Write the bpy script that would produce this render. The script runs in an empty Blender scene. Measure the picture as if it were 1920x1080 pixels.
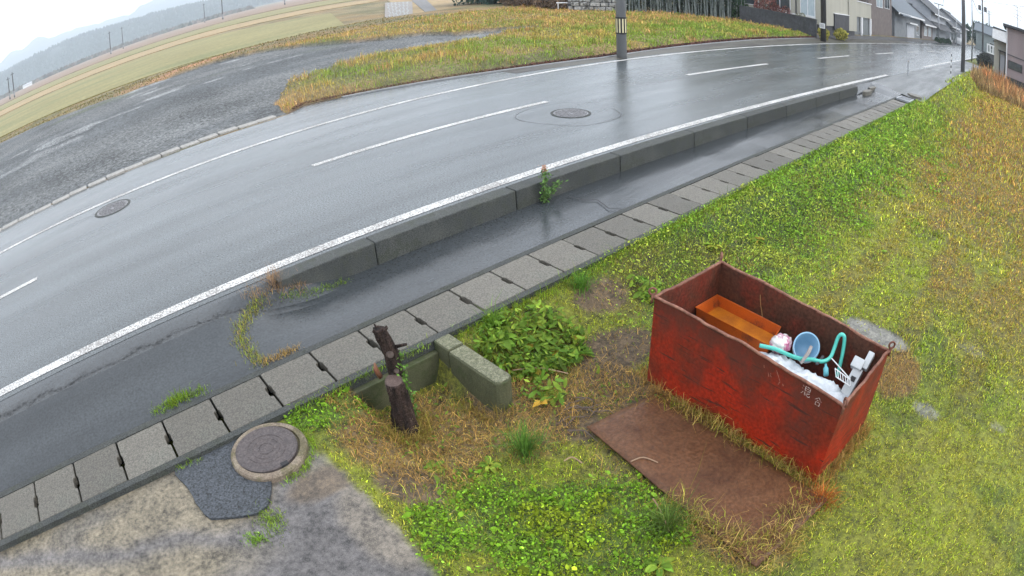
import bpy, math, random, mathutils
import numpy as np
from mathutils import Vector, Matrix, noise as mnoise

# ------------------------------------------------------------------ camera, world, sun, exposure
sc = bpy.context.scene
col = sc.collection
cd = bpy.data.cameras.new('camera'); cam = bpy.data.objects.new('camera', cd)
col.objects.link(cam); sc.camera = cam
cd.clip_start = 0.02; cd.clip_end = 20000
# fixed wide-angle surveillance camera: strong barrel distortion, pitched down and slightly rolled
cd.type = 'PANO'
cd.panorama_type = 'FISHEYE_LENS_POLYNOMIAL'
cd.sensor_fit = 'HORIZONTAL'; cd.sensor_width = 36.0; cd.sensor_height = 20.25
cd.fisheye_fov = math.radians(170)
cd.fisheye_polynomial_k0 = 0.0; cd.fisheye_polynomial_k1 = -0.044084853; cd.fisheye_polynomial_k2 = 0.0
cd.fisheye_polynomial_k3 = -1.2802717e-05; cd.fisheye_polynomial_k4 = -1.2790898e-07
cam.matrix_world = Matrix(((0.747278, 0.352897, -0.563063, 0), (-0.663079, 0.340378, -0.666685, 0),
                           (-0.043617, 0.871554, 0.488355, 2.76258), (0, 0, 0, 1)))

SUN_EL, SUN_AZ = math.radians(38), math.radians(-60)      # low-contrast overcast light from beyond the yard
w = bpy.data.worlds.new("World"); sc.world = w; w.use_nodes = True
nt = w.node_tree; nt.nodes.clear()
def N(nt, t, **k):
    n = nt.nodes.new(t)
    for a, b in k.items():
        if a.startswith('i_'):
            n.inputs[a[2:].replace('_', ' ')].default_value = b
        else: setattr(n, a, b)
    return n
sky = N(nt, 'ShaderNodeTexSky', sky_type='NISHITA'); sky.sun_disc = False
sky.sun_elevation = SUN_EL; sky.sun_rotation = math.radians(90) - SUN_AZ
sky.air_density = 1.0; sky.dust_density = 3.0
hs = N(nt, 'ShaderNodeHueSaturation'); hs.inputs['Saturation'].default_value = 0.35
nt.links.new(sky.outputs[0], hs.inputs['Color'])
tc = N(nt, 'ShaderNodeTexCoord'); no = N(nt, 'ShaderNodeTexNoise'); no.inputs['Scale'].default_value = 2.2
no.inputs['Detail'].default_value = 5
mp = N(nt, 'ShaderNodeMapping'); mp.inputs['Scale'].default_value = (1, 1, 3.5)
nt.links.new(tc.outputs['Generated'], mp.inputs[0]); nt.links.new(mp.outputs[0], no.inputs['Vector'])
cr = N(nt, 'ShaderNodeValToRGB')
cr.color_ramp.elements[0].position = 0.3; cr.color_ramp.elements[0].color = (7.6, 8.1, 9.0, 1)
cr.color_ramp.elements[1].position = 0.7; cr.color_ramp.elements[1].color = (9.8, 10.0, 10.4, 1)
nt.links.new(no.outputs[0], cr.inputs[0])
mx = N(nt, 'ShaderNodeMix', data_type='RGBA'); mx.inputs[0].default_value = 0.85      # a closed cloud deck over the sky
nt.links.new(hs.outputs[0], mx.inputs[6]); nt.links.new(cr.outputs[0], mx.inputs[7])
bg = N(nt, 'ShaderNodeBackground'); bg.inputs['Strength'].default_value = 0.15
nt.links.new(mx.outputs[2], bg.inputs[0])
wo = N(nt, 'ShaderNodeOutputWorld'); nt.links.new(bg.outputs[0], wo.inputs[0])
sd = bpy.data.lights.new('sun', 'SUN'); sd.energy = 0.9; sd.angle = math.radians(25); sd.color = (1.0, 0.96, 0.9)
so = bpy.data.objects.new('sun', sd); col.objects.link(so)
sv = Vector((math.cos(SUN_EL) * math.cos(SUN_AZ), math.cos(SUN_EL) * math.sin(SUN_AZ), math.sin(SUN_EL)))
so.rotation_euler = (-sv).to_track_quat('-Z', 'Y').to_euler(); so.location = (0, 0, 60)
sc.view_settings.view_transform = 'Standard'; sc.view_settings.look = 'None'
sc.view_settings.exposure = 0.8; sc.view_settings.gamma = 1.0; sc.view_settings.use_curve_mapping = False
sc.render.engine = 'CYCLES'
sc.cycles.max_bounces = 6; sc.cycles.diffuse_bounces = 3; sc.cycles.glossy_bounces = 3; sc.cycles.volume_bounces = 2
sc.cycles.transparent_max_bounces = 6; sc.cycles.use_denoising = True
sc.cycles.sample_clamp_indirect = 8

rng = np.random.default_rng(7); random.seed(7)
# ------------------------------------------------------------------ helpers
def tag(o, label=None, cat=None, group=None, kind=None):
    if label: o['label'] = label
    if cat: o['category'] = cat
    if group: o['group'] = group
    if kind: o['kind'] = kind
    return o
def empty(name, loc, label=None, cat=None, group=None, rz=0.0):
    o = bpy.data.objects.new(name, None); col.objects.link(o); o.location = loc; o.rotation_euler = (0, 0, rz)
    o.empty_display_size = 0.1
    return tag(o, label, cat, group)
class MB:
    def __init__(s): s.v = []; s.f = []
    def poly(s, pts):
        n = len(s.v); s.v += [tuple(p) for p in pts]; s.f.append(tuple(range(n, n + len(pts))))
    def box(s, x0, x1, y0, y1, z0, z1):
        n = len(s.v)
        s.v += [(x0, y0, z0), (x1, y0, z0), (x1, y1, z0), (x0, y1, z0), (x0, y0, z1), (x1, y0, z1), (x1, y1, z1), (x0, y1, z1)]
        s.f += [tuple(n + i for i in q) for q in ((3, 2, 1, 0), (4, 5, 6, 7), (0, 1, 5, 4), (1, 2, 6, 5), (2, 3, 7, 6), (3, 0, 4, 7))]
        return s
    def hexa(s, b, t):                       # 4 bottom + 4 top points
        n = len(s.v); s.v += [tuple(p) for p in b] + [tuple(p) for p in t]
        s.f += [tuple(n + i for i in q) for q in ((3, 2, 1, 0), (4, 5, 6, 7), (0, 1, 5, 4), (1, 2, 6, 5), (2, 3, 7, 6), (3, 0, 4, 7))]
        return s
    def tube(s, path, rad, n=8, caps=True):
        path = [Vector(p) for p in path]; m = len(path); base = len(s.v)
        if not hasattr(rad, '__len__'): rad = [rad] * m
        up = Vector((0, 0, 1)); prev = None
        for i, p in enumerate(path):
            t = (path[min(i + 1, m - 1)] - path[max(i - 1, 0)]).normalized()
            if prev is None:
                a = t.cross(up)
                if a.length < 0.05: a = t.cross(Vector((0, 1, 0)))
                a.normalize()
            else:
                a = (prev - t * prev.dot(t)); a.normalize() if a.length > 1e-6 else None
            prev = a; b = t.cross(a)
            for k in range(n):
                an = 2 * math.pi * k / n
                s.v.append(tuple(p + (a * math.cos(an) + b * math.sin(an)) * rad[i]))
        for i in range(m - 1):
            for k in range(n):
                k2 = (k + 1) % n
                s.f.append((base + i * n + k, base + i * n + k2, base + (i + 1) * n + k2, base + (i + 1) * n + k))
        if caps:
            s.f.append(tuple(base + k for k in range(n))[::-1]); s.f.append(tuple(base + (m - 1) * n + k for k in range(n)))
        return s
    def prism(s, pts, z0, z1):
        n = len(s.v); m = len(pts)
        s.v += [(p[0], p[1], z0) for p in pts] + [(p[0], p[1], z1) for p in pts]
        s.f.append(tuple(n + i for i in range(m))[::-1]); s.f.append(tuple(n + m + i for i in range(m)))
        for i in range(m):
            j = (i + 1) % m; s.f.append((n + i, n + j, n + m + j, n + m + i))
        return s
    def lathe(s, prof, c=(0, 0, 0), n=32, axis=None):
        base = len(s.v); c = Vector(c); q = Matrix.Identity(3) if axis is None else Vector(axis).to_track_quat('Z', 'Y').to_matrix()
        for r, z in prof:
            for k in range(n):
                a = 2 * math.pi * k / n; s.v.append(tuple(c + q @ Vector((r * math.cos(a), r * math.sin(a), z))))
        for i in range(len(prof) - 1):
            for k in range(n):
                k2 = (k + 1) % n
                s.f.append((base + i * n + k, base + i * n + k2, base + (i + 1) * n + k2, base + (i + 1) * n + k))
        return s
    def grid(s, P, nu, nv, flip=False):      # P flat list of nu*nv points
        n = len(s.v); s.v += [tuple(p) for p in P]
        for i in range(nu - 1):
            for j in range(nv - 1):
                a = n + i * nv + j; q = (a, a + nv, a + nv + 1, a + 1)
                s.f.append(q[::-1] if flip else q)
        return s
    def build(s, name, m, parent=None, at=(0, 0, 0), smooth=False, bevel=0.0):
        me = bpy.data.meshes.new(name)
        me.from_pydata([(x - at[0], y - at[1], z - at[2]) for x, y, z in s.v], [], s.f); me.update()
        if m: me.materials.append(m)
        if smooth: me.polygons.foreach_set('use_smooth', [True] * len(me.polygons))
        o = bpy.data.objects.new(name, me); col.objects.link(o)
        if parent: o.parent = parent
        else: o.location = at
        if bevel:
            b = o.modifiers.new('b', 'BEVEL'); b.width = bevel; b.segments = 2; b.limit_method = 'ANGLE'
        return o
def mesh_np(name, V, F, m, colr=None, aux=None, smooth=False, at=(0, 0, 0), parent=None):
    V = np.asarray(V, np.float32) - np.array(at, np.float32); me = bpy.data.meshes.new(name)
    me.vertices.add(len(V)); me.vertices.foreach_set('co', V.ravel())
    k = F.shape[1]; me.loops.add(F.size); me.loops.foreach_set('vertex_index', F.ravel().astype(np.int32))
    me.polygons.add(len(F)); me.polygons.foreach_set('loop_start', np.arange(0, F.size, k, dtype=np.int32))
    if smooth: me.polygons.foreach_set('use_smooth', np.ones(len(F), bool))
    me.update(calc_edges=True); me.validate()
    for nm, c in (('Col', colr), ('Aux', aux)):
        if c is not None:
            a = me.color_attributes.new(nm, 'FLOAT_COLOR', 'POINT')
            c = np.asarray(c, np.float32)
            if c.shape[1] == 3: c = np.c_[c, np.ones(len(c), np.float32)]
            a.data.foreach_set('color', c.astype(np.float32).ravel())
    me.materials.append(m)
    o = bpy.data.objects.new(name, me); col.objects.link(o)
    if parent: o.parent = parent
    else: o.location = at
    return o
_perm = rng.random((256, 256)).astype(np.float32)
def vnoise(x, y, s=1.0, seed=0):             # numpy value noise 0..1
    x = np.asarray(x) / s + seed * 17.3 + 500; y = np.asarray(y) / s + seed * 31.7 + 500
    xi = np.floor(x).astype(int); yi = np.floor(y).astype(int); fx = x - xi; fy = y - yi
    fx = fx * fx * (3 - 2 * fx); fy = fy * fy * (3 - 2 * fy)
    g = lambda a, b: _perm[a % 256, b % 256]
    return (g(xi, yi) * (1 - fx) + g(xi + 1, yi) * fx) * (1 - fy) + (g(xi, yi + 1) * (1 - fx) + g(xi + 1, yi + 1) * fx) * fy
def fbm(x, y, s=1.0, seed=0, o=4):
    r = 0; a = 0.5; t = 0
    for i in range(o):
        r = r + a * vnoise(x, y, s / 2 ** i, seed + i); t += a; a *= 0.55
    return r / t
def sm(a, b, x): t = np.clip((np.asarray(x, float) - a) / (b - a), 0, 1); return t * t * (3 - 2 * t)
def lerp(a, b, t): return a * (1 - t) + b * t

def inpoly(x, y, P):
    x = np.asarray(x); y = np.asarray(y); r = np.zeros(x.shape, bool); n = len(P)
    for i in range(n):
        x1, y1 = P[i]; x2, y2 = P[(i + 1) % n]
        if y1 == y2: continue
        c = ((y1 > y) != (y2 > y)) & (x < (x2 - x1) * (y - y1) / (y2 - y1) + x1); r ^= c
    return r

# ------------------------------------------------------------------ materials
def mat(name, c1, c2=None, scale=6.0, rough=0.6, rough2=None, bump=0.0, bscale=40.0, detail=6, stretch=(1, 1, 1), metal=0.0,
        coat=0.0, speck=0.0, sscale=150.0, contrast=(0.35, 0.65), coord='Object', spec=0.5, trans=0.0, c3=None, c3scale=1.5, c3r=(0.5, 0.6)):
    m = bpy.data.materials.new(name); m.use_nodes = True; nt = m.node_tree; nt.nodes.clear()
    out = N(nt, 'ShaderNodeOutputMaterial'); p = N(nt, 'ShaderNodeBsdfPrincipled'); nt.links.new(p.outputs[0], out.inputs[0])
    p.inputs['Roughness'].default_value = rough; p.inputs['Metallic'].default_value = metal
    p.inputs['Coat Weight'].default_value = coat; p.inputs['Coat Roughness'].default_value = 0.12
    p.inputs['Specular IOR Level'].default_value = spec
    p.inputs['Base Color'].default_value = (*c1, 1)
    tc = N(nt, 'ShaderNodeTexCoord'); mp = N(nt, 'ShaderNodeMapping'); mp.inputs['Scale'].default_value = stretch
    nt.links.new(tc.outputs[coord], mp.inputs[0])
    nz = N(nt, 'ShaderNodeTexNoise'); nz.inputs['Scale'].default_value = scale; nz.inputs['Detail'].default_value = detail
    nt.links.new(mp.outputs[0], nz.inputs['Vector'])
    cur = None
    if c2 is not None:
        r = N(nt, 'ShaderNodeMapRange'); r.inputs[1].default_value = contrast[0]; r.inputs[2].default_value = contrast[1]
        nt.links.new(nz.outputs[0], r.inputs[0])
        mxx = N(nt, 'ShaderNodeMix', data_type='RGBA'); mxx.inputs[6].default_value = (*c1, 1); mxx.inputs[7].default_value = (*c2, 1)
        nt.links.new(r.outputs[0], mxx.inputs[0]); cur = mxx.outputs[2]
    if c3 is not None:
        n3 = N(nt, 'ShaderNodeTexNoise'); n3.inputs['Scale'].default_value = c3scale; n3.inputs['Detail'].default_value = 7
        n3.inputs['Roughness'].default_value = 0.65
        nt.links.new(mp.outputs[0], n3.inputs['Vector'])
        r = N(nt, 'ShaderNodeMapRange'); r.inputs[1].default_value = c3r[0]; r.inputs[2].default_value = c3r[1]
        nt.links.new(n3.outputs[0], r.inputs[0])
        mxx = N(nt, 'ShaderNodeMix', data_type='RGBA'); mxx.inputs[7].default_value = (*c3, 1)
        if cur: nt.links.new(cur, mxx.inputs[6])
        else: mxx.inputs[6].default_value = (*c1, 1)
        nt.links.new(r.outputs[0], mxx.inputs[0]); cur = mxx.outputs[2]
    if speck:
        n2 = N(nt, 'ShaderNodeTexNoise'); n2.inputs['Scale'].default_value = sscale; n2.inputs['Detail'].default_value = 3
        nt.links.new(tc.outputs[coord], n2.inputs['Vector'])
        r = N(nt, 'ShaderNodeMapRange'); r.inputs[1].default_value = 0.3; r.inputs[2].default_value = 0.7
        r.inputs[3].default_value = 1 - speck; r.inputs[4].default_value = 1 + speck
        nt.links.new(n2.outputs[0], r.inputs[0])
        vm = N(nt, 'ShaderNodeVectorMath', operation='SCALE')
        if cur: nt.links.new(cur, vm.inputs[0])
        else: vm.inputs[0].default_value = c1
        nt.links.new(r.outputs[0], vm.inputs['Scale']); cur = vm.outputs[0]
    if cur: nt.links.new(cur, p.inputs['Base Color'])
    if rough2 is not None:
        r = N(nt, 'ShaderNodeMapRange'); r.inputs[1].default_value = 0.35; r.inputs[2].default_value = 0.65
        r.inputs[3].default_value = rough; r.inputs[4].default_value = rough2
        nt.links.new(nz.outputs[0], r.inputs[0]); nt.links.new(r.outputs[0], p.inputs['Roughness'])
    if bump:
        nb = N(nt, 'ShaderNodeTexNoise'); nb.inputs['Scale'].default_value = bscale; nb.inputs['Detail'].default_value = 4
        nt.links.new(mp.outputs[0], nb.inputs['Vector'])
        b = N(nt, 'ShaderNodeBump'); b.inputs['Strength'].default_value = min(1.0, bump); b.inputs['Distance'].default_value = 0.01
        nt.links.new(nb.outputs[0], b.inputs['Height']); nt.links.new(b.outputs[0], p.inputs['Normal'])
    return m
def attr_mat(name, rough=0.6, transl=0.0, spec=0.3, speck=True):
    m = bpy.data.materials.new(name); m.use_nodes = True; nt = m.node_tree; nt.nodes.clear()
    out = N(nt, 'ShaderNodeOutputMaterial'); p = N(nt, 'ShaderNodeBsdfPrincipled')
    p.inputs['Roughness'].default_value = rough; p.inputs['Specular IOR Level'].default_value = spec
    a = N(nt, 'ShaderNodeAttribute', attribute_name='Col'); nt.links.new(a.outputs['Color'], p.inputs['Base Color'])
    if transl:
        t = N(nt, 'ShaderNodeBsdfTranslucent'); nt.links.new(a.outputs['Color'], t.inputs[0])
        mxs = N(nt, 'ShaderNodeMixShader'); mxs.inputs[0].default_value = transl
        nt.links.new(p.outputs[0], mxs.inputs[1]); nt.links.new(t.outputs[0], mxs.inputs[2]); nt.links.new(mxs.outputs[0], out.inputs[0])
    else: nt.links.new(p.outputs[0], out.inputs[0])
    return m
M_blade = attr_mat('leafy', 0.6, 0.25, 0.12)

def ground_mat():
    m = bpy.data.materials.new('ground_cover'); m.use_nodes = True; nt = m.node_tree; nt.nodes.clear()
    out = N(nt, 'ShaderNodeOutputMaterial'); p = N(nt, 'ShaderNodeBsdfPrincipled'); nt.links.new(p.outputs[0], out.inputs[0])
    a = N(nt, 'ShaderNodeAttribute', attribute_name='Col'); x = N(nt, 'ShaderNodeAttribute', attribute_name='Aux')
    g = N(nt, 'ShaderNodeNewGeometry'); sep = N(nt, 'ShaderNodeSeparateColor'); nt.links.new(x.outputs['Color'], sep.inputs[0])
    fac = None
    for s, amt in ((140, 0.55), (30, 0.5), (12, .25), (6, 0.3), (0.35, 0.22)):
        n1 = N(nt, 'ShaderNodeTexNoise'); n1.inputs['Scale'].default_value = s; n1.inputs['Detail'].default_value = 3
        nt.links.new(g.outputs['Position'], n1.inputs['Vector'])
        r = N(nt, 'ShaderNodeMapRange'); r.clamp = False; r.inputs[1].default_value = 0.3; r.inputs[2].default_value = 0.7
        r.inputs[3].default_value = -amt; r.inputs[4].default_value = amt
        nt.links.new(n1.outputs[0], r.inputs[0])
        if fac is None: fac = r.outputs[0]
        else:
            ad = N(nt, 'ShaderNodeMath', operation='ADD'); nt.links.new(fac, ad.inputs[0]); nt.links.new(r.outputs[0], ad.inputs[1]); fac = ad.outputs[0]
    ml = N(nt, 'ShaderNodeMath', operation='MULTIPLY_ADD'); nt.links.new(fac, ml.inputs[0]); nt.links.new(sep.outputs['Green'], ml.inputs[1]); ml.inputs[2].default_value = 1
    mm = N(nt, 'ShaderNodeMath', operation='MAXIMUM'); nt.links.new(ml.outputs[0], mm.inputs[0]); mm.inputs[1].default_value = 0.15
    vm = N(nt, 'ShaderNodeVectorMath', operation='SCALE'); nt.links.new(a.outputs['Color'], vm.inputs[0]); nt.links.new(mm.outputs[0], vm.inputs['Scale'])
    nt.links.new(vm.outputs[0], p.inputs['Base Color'])
    r = N(nt, 'ShaderNodeMapRange'); r.inputs[3].default_value = 0.85; r.inputs[4].default_value = 0.12
    nt.links.new(sep.outputs['Red'], r.inputs[0]); nt.links.new(r.outputs[0], p.inputs['Roughness'])
    nb = N(nt, 'ShaderNodeTexNoise'); nb.inputs['Scale'].default_value = 60; nb.inputs['Detail'].default_value = 4
    nt.links.new(g.outputs['Position'], nb.inputs['Vector'])
    b = N(nt, 'ShaderNodeBump'); b.inputs['Distance'].default_value = 0.02
    inv = N(nt, 'ShaderNodeMath', operation='SUBTRACT'); inv.inputs[0].default_value = 0.8; nt.links.new(sep.outputs['Red'], inv.inputs[1])
    nt.links.new(inv.outputs[0], b.inputs['Strength']); nt.links.new(nb.outputs[0], b.inputs['Height']); nt.links.new(b.outputs[0], p.inputs['Normal'])
    return m

# asphalt: wet, streaked along the driving direction, dirt in the crack beside the far-left edge
def asphalt(name, base=(0.052, 0.060, 0.063), rlo=0.16, rhi=0.30, seam=False):
    m = mat(name, base, tuple(c * 1.5 for c in base), 1.2, rlo, None, 0.12, 110, 6, (0.18, 1.6, 1), spec=.42, speck=0.75, sscale=45)
    nt = m.node_tree; p = [n for n in nt.nodes if n.type == 'BSDF_PRINCIPLED'][0]
    tc = [n for n in nt.nodes if n.type == 'TEX_COORD'][0]
    mp = N(nt, 'ShaderNodeMapping'); mp.inputs['Scale'].default_value = (0.12, 1.0, 1); nt.links.new(tc.outputs['Object'], mp.inputs[0])
    n1 = N(nt, 'ShaderNodeTexNoise'); n1.inputs['Scale'].default_value = 1.6; n1.inputs['Detail'].default_value = 7; n1.inputs['Roughness'].default_value = 0.6
    nt.links.new(mp.outputs[0], n1.inputs['Vector'])
    r = N(nt, 'ShaderNodeMapRange'); r.inputs[1].default_value = 0.35; r.inputs[2].default_value = 0.65
    r.inputs[3].default_value = rlo; r.inputs[4].default_value = rhi
    nt.links.new(n1.outputs[0], r.inputs[0]); nt.links.new(r.outputs[0], p.inputs['Roughness'])
    if seam:  [setattr(n.inputs['Strength'], 'default_value', .05) for n in nt.nodes if n.type == 'BUMP']; [setattr(n.inputs[3], 'default_value', .7) or setattr(n.inputs[4], 'default_value', 1.3) for n in nt.nodes if n.type == 'MAP_RANGE' and abs(n.inputs[4].default_value - 1.75) < .01]
    if seam:                                   # broken tar joint running roughly along y = 5.42
        g = N(nt, 'ShaderNodeNewGeometry'); sx = N(nt, 'ShaderNodeSeparateXYZ'); nt.links.new(g.outputs['Position'], sx.inputs[0])
        nn = N(nt, 'ShaderNodeTexNoise'); nn.inputs['Scale'].default_value = 3.0; nn.inputs['Detail'].default_value = 8
        nt.links.new(g.outputs['Position'], nn.inputs['Vector'])
        o1 = N(nt, 'ShaderNodeMath', operation='MULTIPLY_ADD'); nt.links.new(nn.outputs[0], o1.inputs[0]); o1.inputs[1].default_value = 0.22
        nt.links.new(sx.outputs['Y'], o1.inputs[2])
        d1 = N(nt, 'ShaderNodeMath', operation='SUBTRACT'); nt.links.new(o1.outputs[0], d1.inputs[0]); d1.inputs[1].default_value = 5.53
        ab = N(nt, 'ShaderNodeMath', operation='ABSOLUTE'); nt.links.new(d1.outputs[0], ab.inputs[0])
        n5 = N(nt, 'ShaderNodeTexNoise'); n5.inputs['Scale'].default_value = 28; n5.inputs['Detail'].default_value = 5
        nt.links.new(g.outputs['Position'], n5.inputs['Vector'])
        ad = N(nt, 'ShaderNodeMath', operation='MULTIPLY_ADD'); nt.links.new(n5.outputs[0], ad.inputs[0]); ad.inputs[1].default_value = 0.2; nt.links.new(ab.outputs[0], ad.inputs[2])
        rr = N(nt, 'ShaderNodeMapRange'); rr.inputs[1].default_value = 0.075; rr.inputs[2].default_value = 0.17; rr.inputs[3].default_value = 0.18; rr.inputs[4].default_value = 1
        nt.links.new(ad.outputs[0], rr.inputs[0])
        xr = N(nt, 'ShaderNodeMapRange'); xr.inputs[1].default_value = 1.2; xr.inputs[2].default_value = 1.7; xr.inputs[3].default_value = 0; xr.inputs[4].default_value = 1
        nt.links.new(sx.outputs['X'], xr.inputs[0])
        mxm = N(nt, 'ShaderNodeMath', operation='MAXIMUM'); nt.links.new(rr.outputs[0], mxm.inputs[0]); nt.links.new(xr.outputs[0], mxm.inputs[1])
        src = p.inputs['Base Color'].links[0].from_socket
        vm = N(nt, 'ShaderNodeVectorMath', operation='SCALE'); nt.links.new(src, vm.inputs[0]); nt.links.new(mxm.outputs[0], vm.inputs['Scale'])
        nt.links.new(vm.outputs[0], p.inputs['Base Color'])
        r2 = N(nt, 'ShaderNodeMapRange'); r2.inputs[1].default_value = 0.18; r2.inputs[2].default_value = 1; r2.inputs[3].default_value = 0.75; r2.inputs[4].default_value = 0
        nt.links.new(mxm.outputs[0], r2.inputs[0])
        mx2 = N(nt, 'ShaderNodeMath', operation='MAXIMUM'); nt.links.new(r2.outputs[0], mx2.inputs[0]); nt.links.new(r.outputs[0], mx2.inputs[1])
        nt.links.new(mx2.outputs[0], p.inputs['Roughness'])
    return m
M_road = asphalt('wet_asphalt')
M_apron = asphalt('wet_patched_asphalt', (0.028, 0.032, 0.035), 0.10, 0.30, True)
M_conc = mat('wet_concrete', (0.098, 0.091, 0.076), (0.128, 0.119, 0.10), 3, 0.45, 0.65, 0.5, 90, spec=.35, speck=0.45, sscale=75, c3=(0.10, 0.10, 0.085), c3scale=2.2, c3r=(0.5, 0.7))
def vary(m, lo, hi):
    nt = m.node_tree; p = [n for n in nt.nodes if n.type == 'BSDF_PRINCIPLED'][0]; oi = N(nt, 'ShaderNodeObjectInfo'); r = N(nt, 'ShaderNodeMapRange'); r.inputs[3].default_value = lo; r.inputs[4].default_value = hi
    nt.links.new(oi.outputs['Random'], r.inputs[0]); src = p.inputs['Base Color'].links[0].from_socket; vm = N(nt, 'ShaderNodeVectorMath', operation='SCALE')
    nt.links.new(src, vm.inputs[0]); nt.links.new(r.outputs[0], vm.inputs['Scale']); nt.links.new(vm.outputs[0], p.inputs['Base Color'])
vary(M_conc, .78, 1.18)
M_conc_d = mat('grey_curb_concrete', (0.038, 0.042, 0.041), (0.058, 0.061, 0.056), 4, 0.6, 0.75, 0.4, 90, spec=.3, speck=0.6, sscale=80, c3=(0.042, 0.046, 0.038), c3scale=6)
vary(M_conc_d, .85, 1.15)
M_moss_conc = mat('mossy_concrete', (0.055, 0.06, 0.028), (0.08, 0.082, 0.042), 5, 0.75, None, 0.5, 70, speck=0.3, sscale=90, c3=(0.04, 0.052, 0.016), c3scale=4)
M_moss_top = mat('lichen_concrete', (0.10, 0.105, 0.06), (0.17, 0.17, 0.11), 30, 0.8, None, 0.8, 100, speck=0.5, sscale=90)
def paint_mat():
    m = mat('worn_road_paint', (0.62, 0.62, 0.60), (0.50, 0.50, 0.49), 10, 0.4, 0.6, 0.3, 90)
    nt = m.node_tree; p = [n for n in nt.nodes if n.type == 'BSDF_PRINCIPLED'][0]
    g = N(nt, 'ShaderNodeNewGeometry'); n = N(nt, 'ShaderNodeTexNoise'); n.inputs['Scale'].default_value = 48; n.inputs['Detail'].default_value = 4
    nt.links.new(g.outputs['Position'], n.inputs['Vector'])
    n2 = N(nt, 'ShaderNodeTexNoise'); n2.inputs['Scale'].default_value = 1.2; n2.inputs['Detail'].default_value = 3; nt.links.new(g.outputs['Position'], n2.inputs['Vector'])
    a = N(nt, 'ShaderNodeMath', operation='MULTIPLY_ADD'); nt.links.new(n2.outputs[0], a.inputs[0]); a.inputs[1].default_value = 0.35; nt.links.new(n.outputs[0], a.inputs[2])
    r = N(nt, 'ShaderNodeMapRange'); r.inputs[1].default_value = 0.64; r.inputs[2].default_value = 0.71
    nt.links.new(a.outputs[0], r.inputs[0])
    src = p.inputs['Base Color'].links[0].from_socket
    mxx = N(nt, 'ShaderNodeMix', data_type='RGBA'); mxx.inputs[7].default_value = (0.19, 0.18, 0.17, 1)
    nt.links.new(src, mxx.inputs[6]); nt.links.new(r.outputs[0], mxx.inputs[0]); nt.links.new(mxx.outputs[2], p.inputs['Base Color'])
    return m
M_paint = paint_mat()
M_iron = mat('manhole_iron', (0.085, 0.083, 0.088), (0.12, 0.115, 0.12), 20, 0.22, 0.34, 0.15, 60, metal=0.0, speck=0.2)
M_black = mat('black_tar', (0.02, 0.02, 0.022), None, rough=0.8)
M_patch = mat('fresh_black_asphalt', (0.032, 0.038, 0.046), (0.05, 0.056, 0.064), 60, 0.55, 0.8, 1.0, 90, speck=0.9, sscale=70)
def rust(name, a, b, c, sc=3.0, r=0.5):
    return mat(name, a, b, sc, r, r + 0.2, 0.6, 35, 8, spec=.22, speck=0.32, sscale=38, c3=c, c3scale=2.4, c3r=(0.45, 0.62))
M_rust_out = rust('rust_red_paint', (0.31, 0.019, 0.005), (0.22, 0.018, 0.006), (0.14, 0.02, 0.008))
def wear_top(m):
    nt = m.node_tree; p = [n for n in nt.nodes if n.type == 'BSDF_PRINCIPLED'][0]; g = N(nt, 'ShaderNodeNewGeometry'); sx = N(nt, 'ShaderNodeSeparateXYZ'); nt.links.new(g.outputs['Position'], sx.inputs[0])
    n1 = N(nt, 'ShaderNodeTexNoise'); n1.inputs['Scale'].default_value = 3.2; n1.inputs['Detail'].default_value = 9; n1.inputs['Roughness'].default_value = .68; nt.links.new(g.outputs['Position'], n1.inputs['Vector'])
    a = N(nt, 'ShaderNodeMath', operation='MULTIPLY_ADD'); nt.links.new(n1.outputs[0], a.inputs[0]); a.inputs[1].default_value = 1.9; nt.links.new(sx.outputs['Z'], a.inputs[2])
    r = N(nt, 'ShaderNodeMapRange'); r.inputs[1].default_value = .82; r.inputs[2].default_value = 1.22; nt.links.new(a.outputs[0], r.inputs[0])
    src = p.inputs['Base Color'].links[0].from_socket; mx_ = N(nt, 'ShaderNodeMix', data_type='RGBA'); mx_.inputs[7].default_value = (.085, .026, .016, 1); nt.links.new(src, mx_.inputs[6])
    sc_ = N(nt, 'ShaderNodeMath', operation='MULTIPLY'); nt.links.new(r.outputs[0], sc_.inputs[0]); sc_.inputs[1].default_value = .85; nt.links.new(sc_.outputs[0], mx_.inputs[0])
    mp = N(nt, 'ShaderNodeMapping'); mp.inputs['Rotation'].default_value = (.5, .3, .2); mp.inputs['Scale'].default_value = (3, 2.2, 26); nt.links.new(g.outputs['Position'], mp.inputs[0])
    n2 = N(nt, 'ShaderNodeTexNoise'); n2.inputs['Scale'].default_value = 1.6; n2.inputs['Detail'].default_value = 6; nt.links.new(mp.outputs[0], n2.inputs['Vector'])
    r2 = N(nt, 'ShaderNodeMapRange'); r2.inputs[1].default_value = .60; r2.inputs[2].default_value = .66; nt.links.new(n2.outputs[0], r2.inputs[0])
    m2 = N(nt, 'ShaderNodeMix', data_type='RGBA'); m2.inputs[7].default_value = (.06, .02, .014, 1); nt.links.new(mx_.outputs[2], m2.inputs[6]); nt.links.new(r2.outputs[0], m2.inputs[0]); nt.links.new(m2.outputs[2], p.inputs['Base Color'])
wear_top(M_rust_out)
M_rust_in = rust('rust_brown_inside', (0.085, 0.032, 0.018), (0.06, 0.026, 0.016), (0.13, 0.022, 0.012), 4, 0.6)
M_rust_rim = rust('rust_rim', (0.19, 0.085, 0.055), (0.26, 0.13, 0.09), (0.12, 0.045, 0.03), 9, 0.5)
M_rust_plate = rust('rust_plate', (0.105, 0.046, 0.022), (0.135, 0.066, 0.034), (0.075, 0.032, 0.016), 2.2, 0.3)
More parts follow.
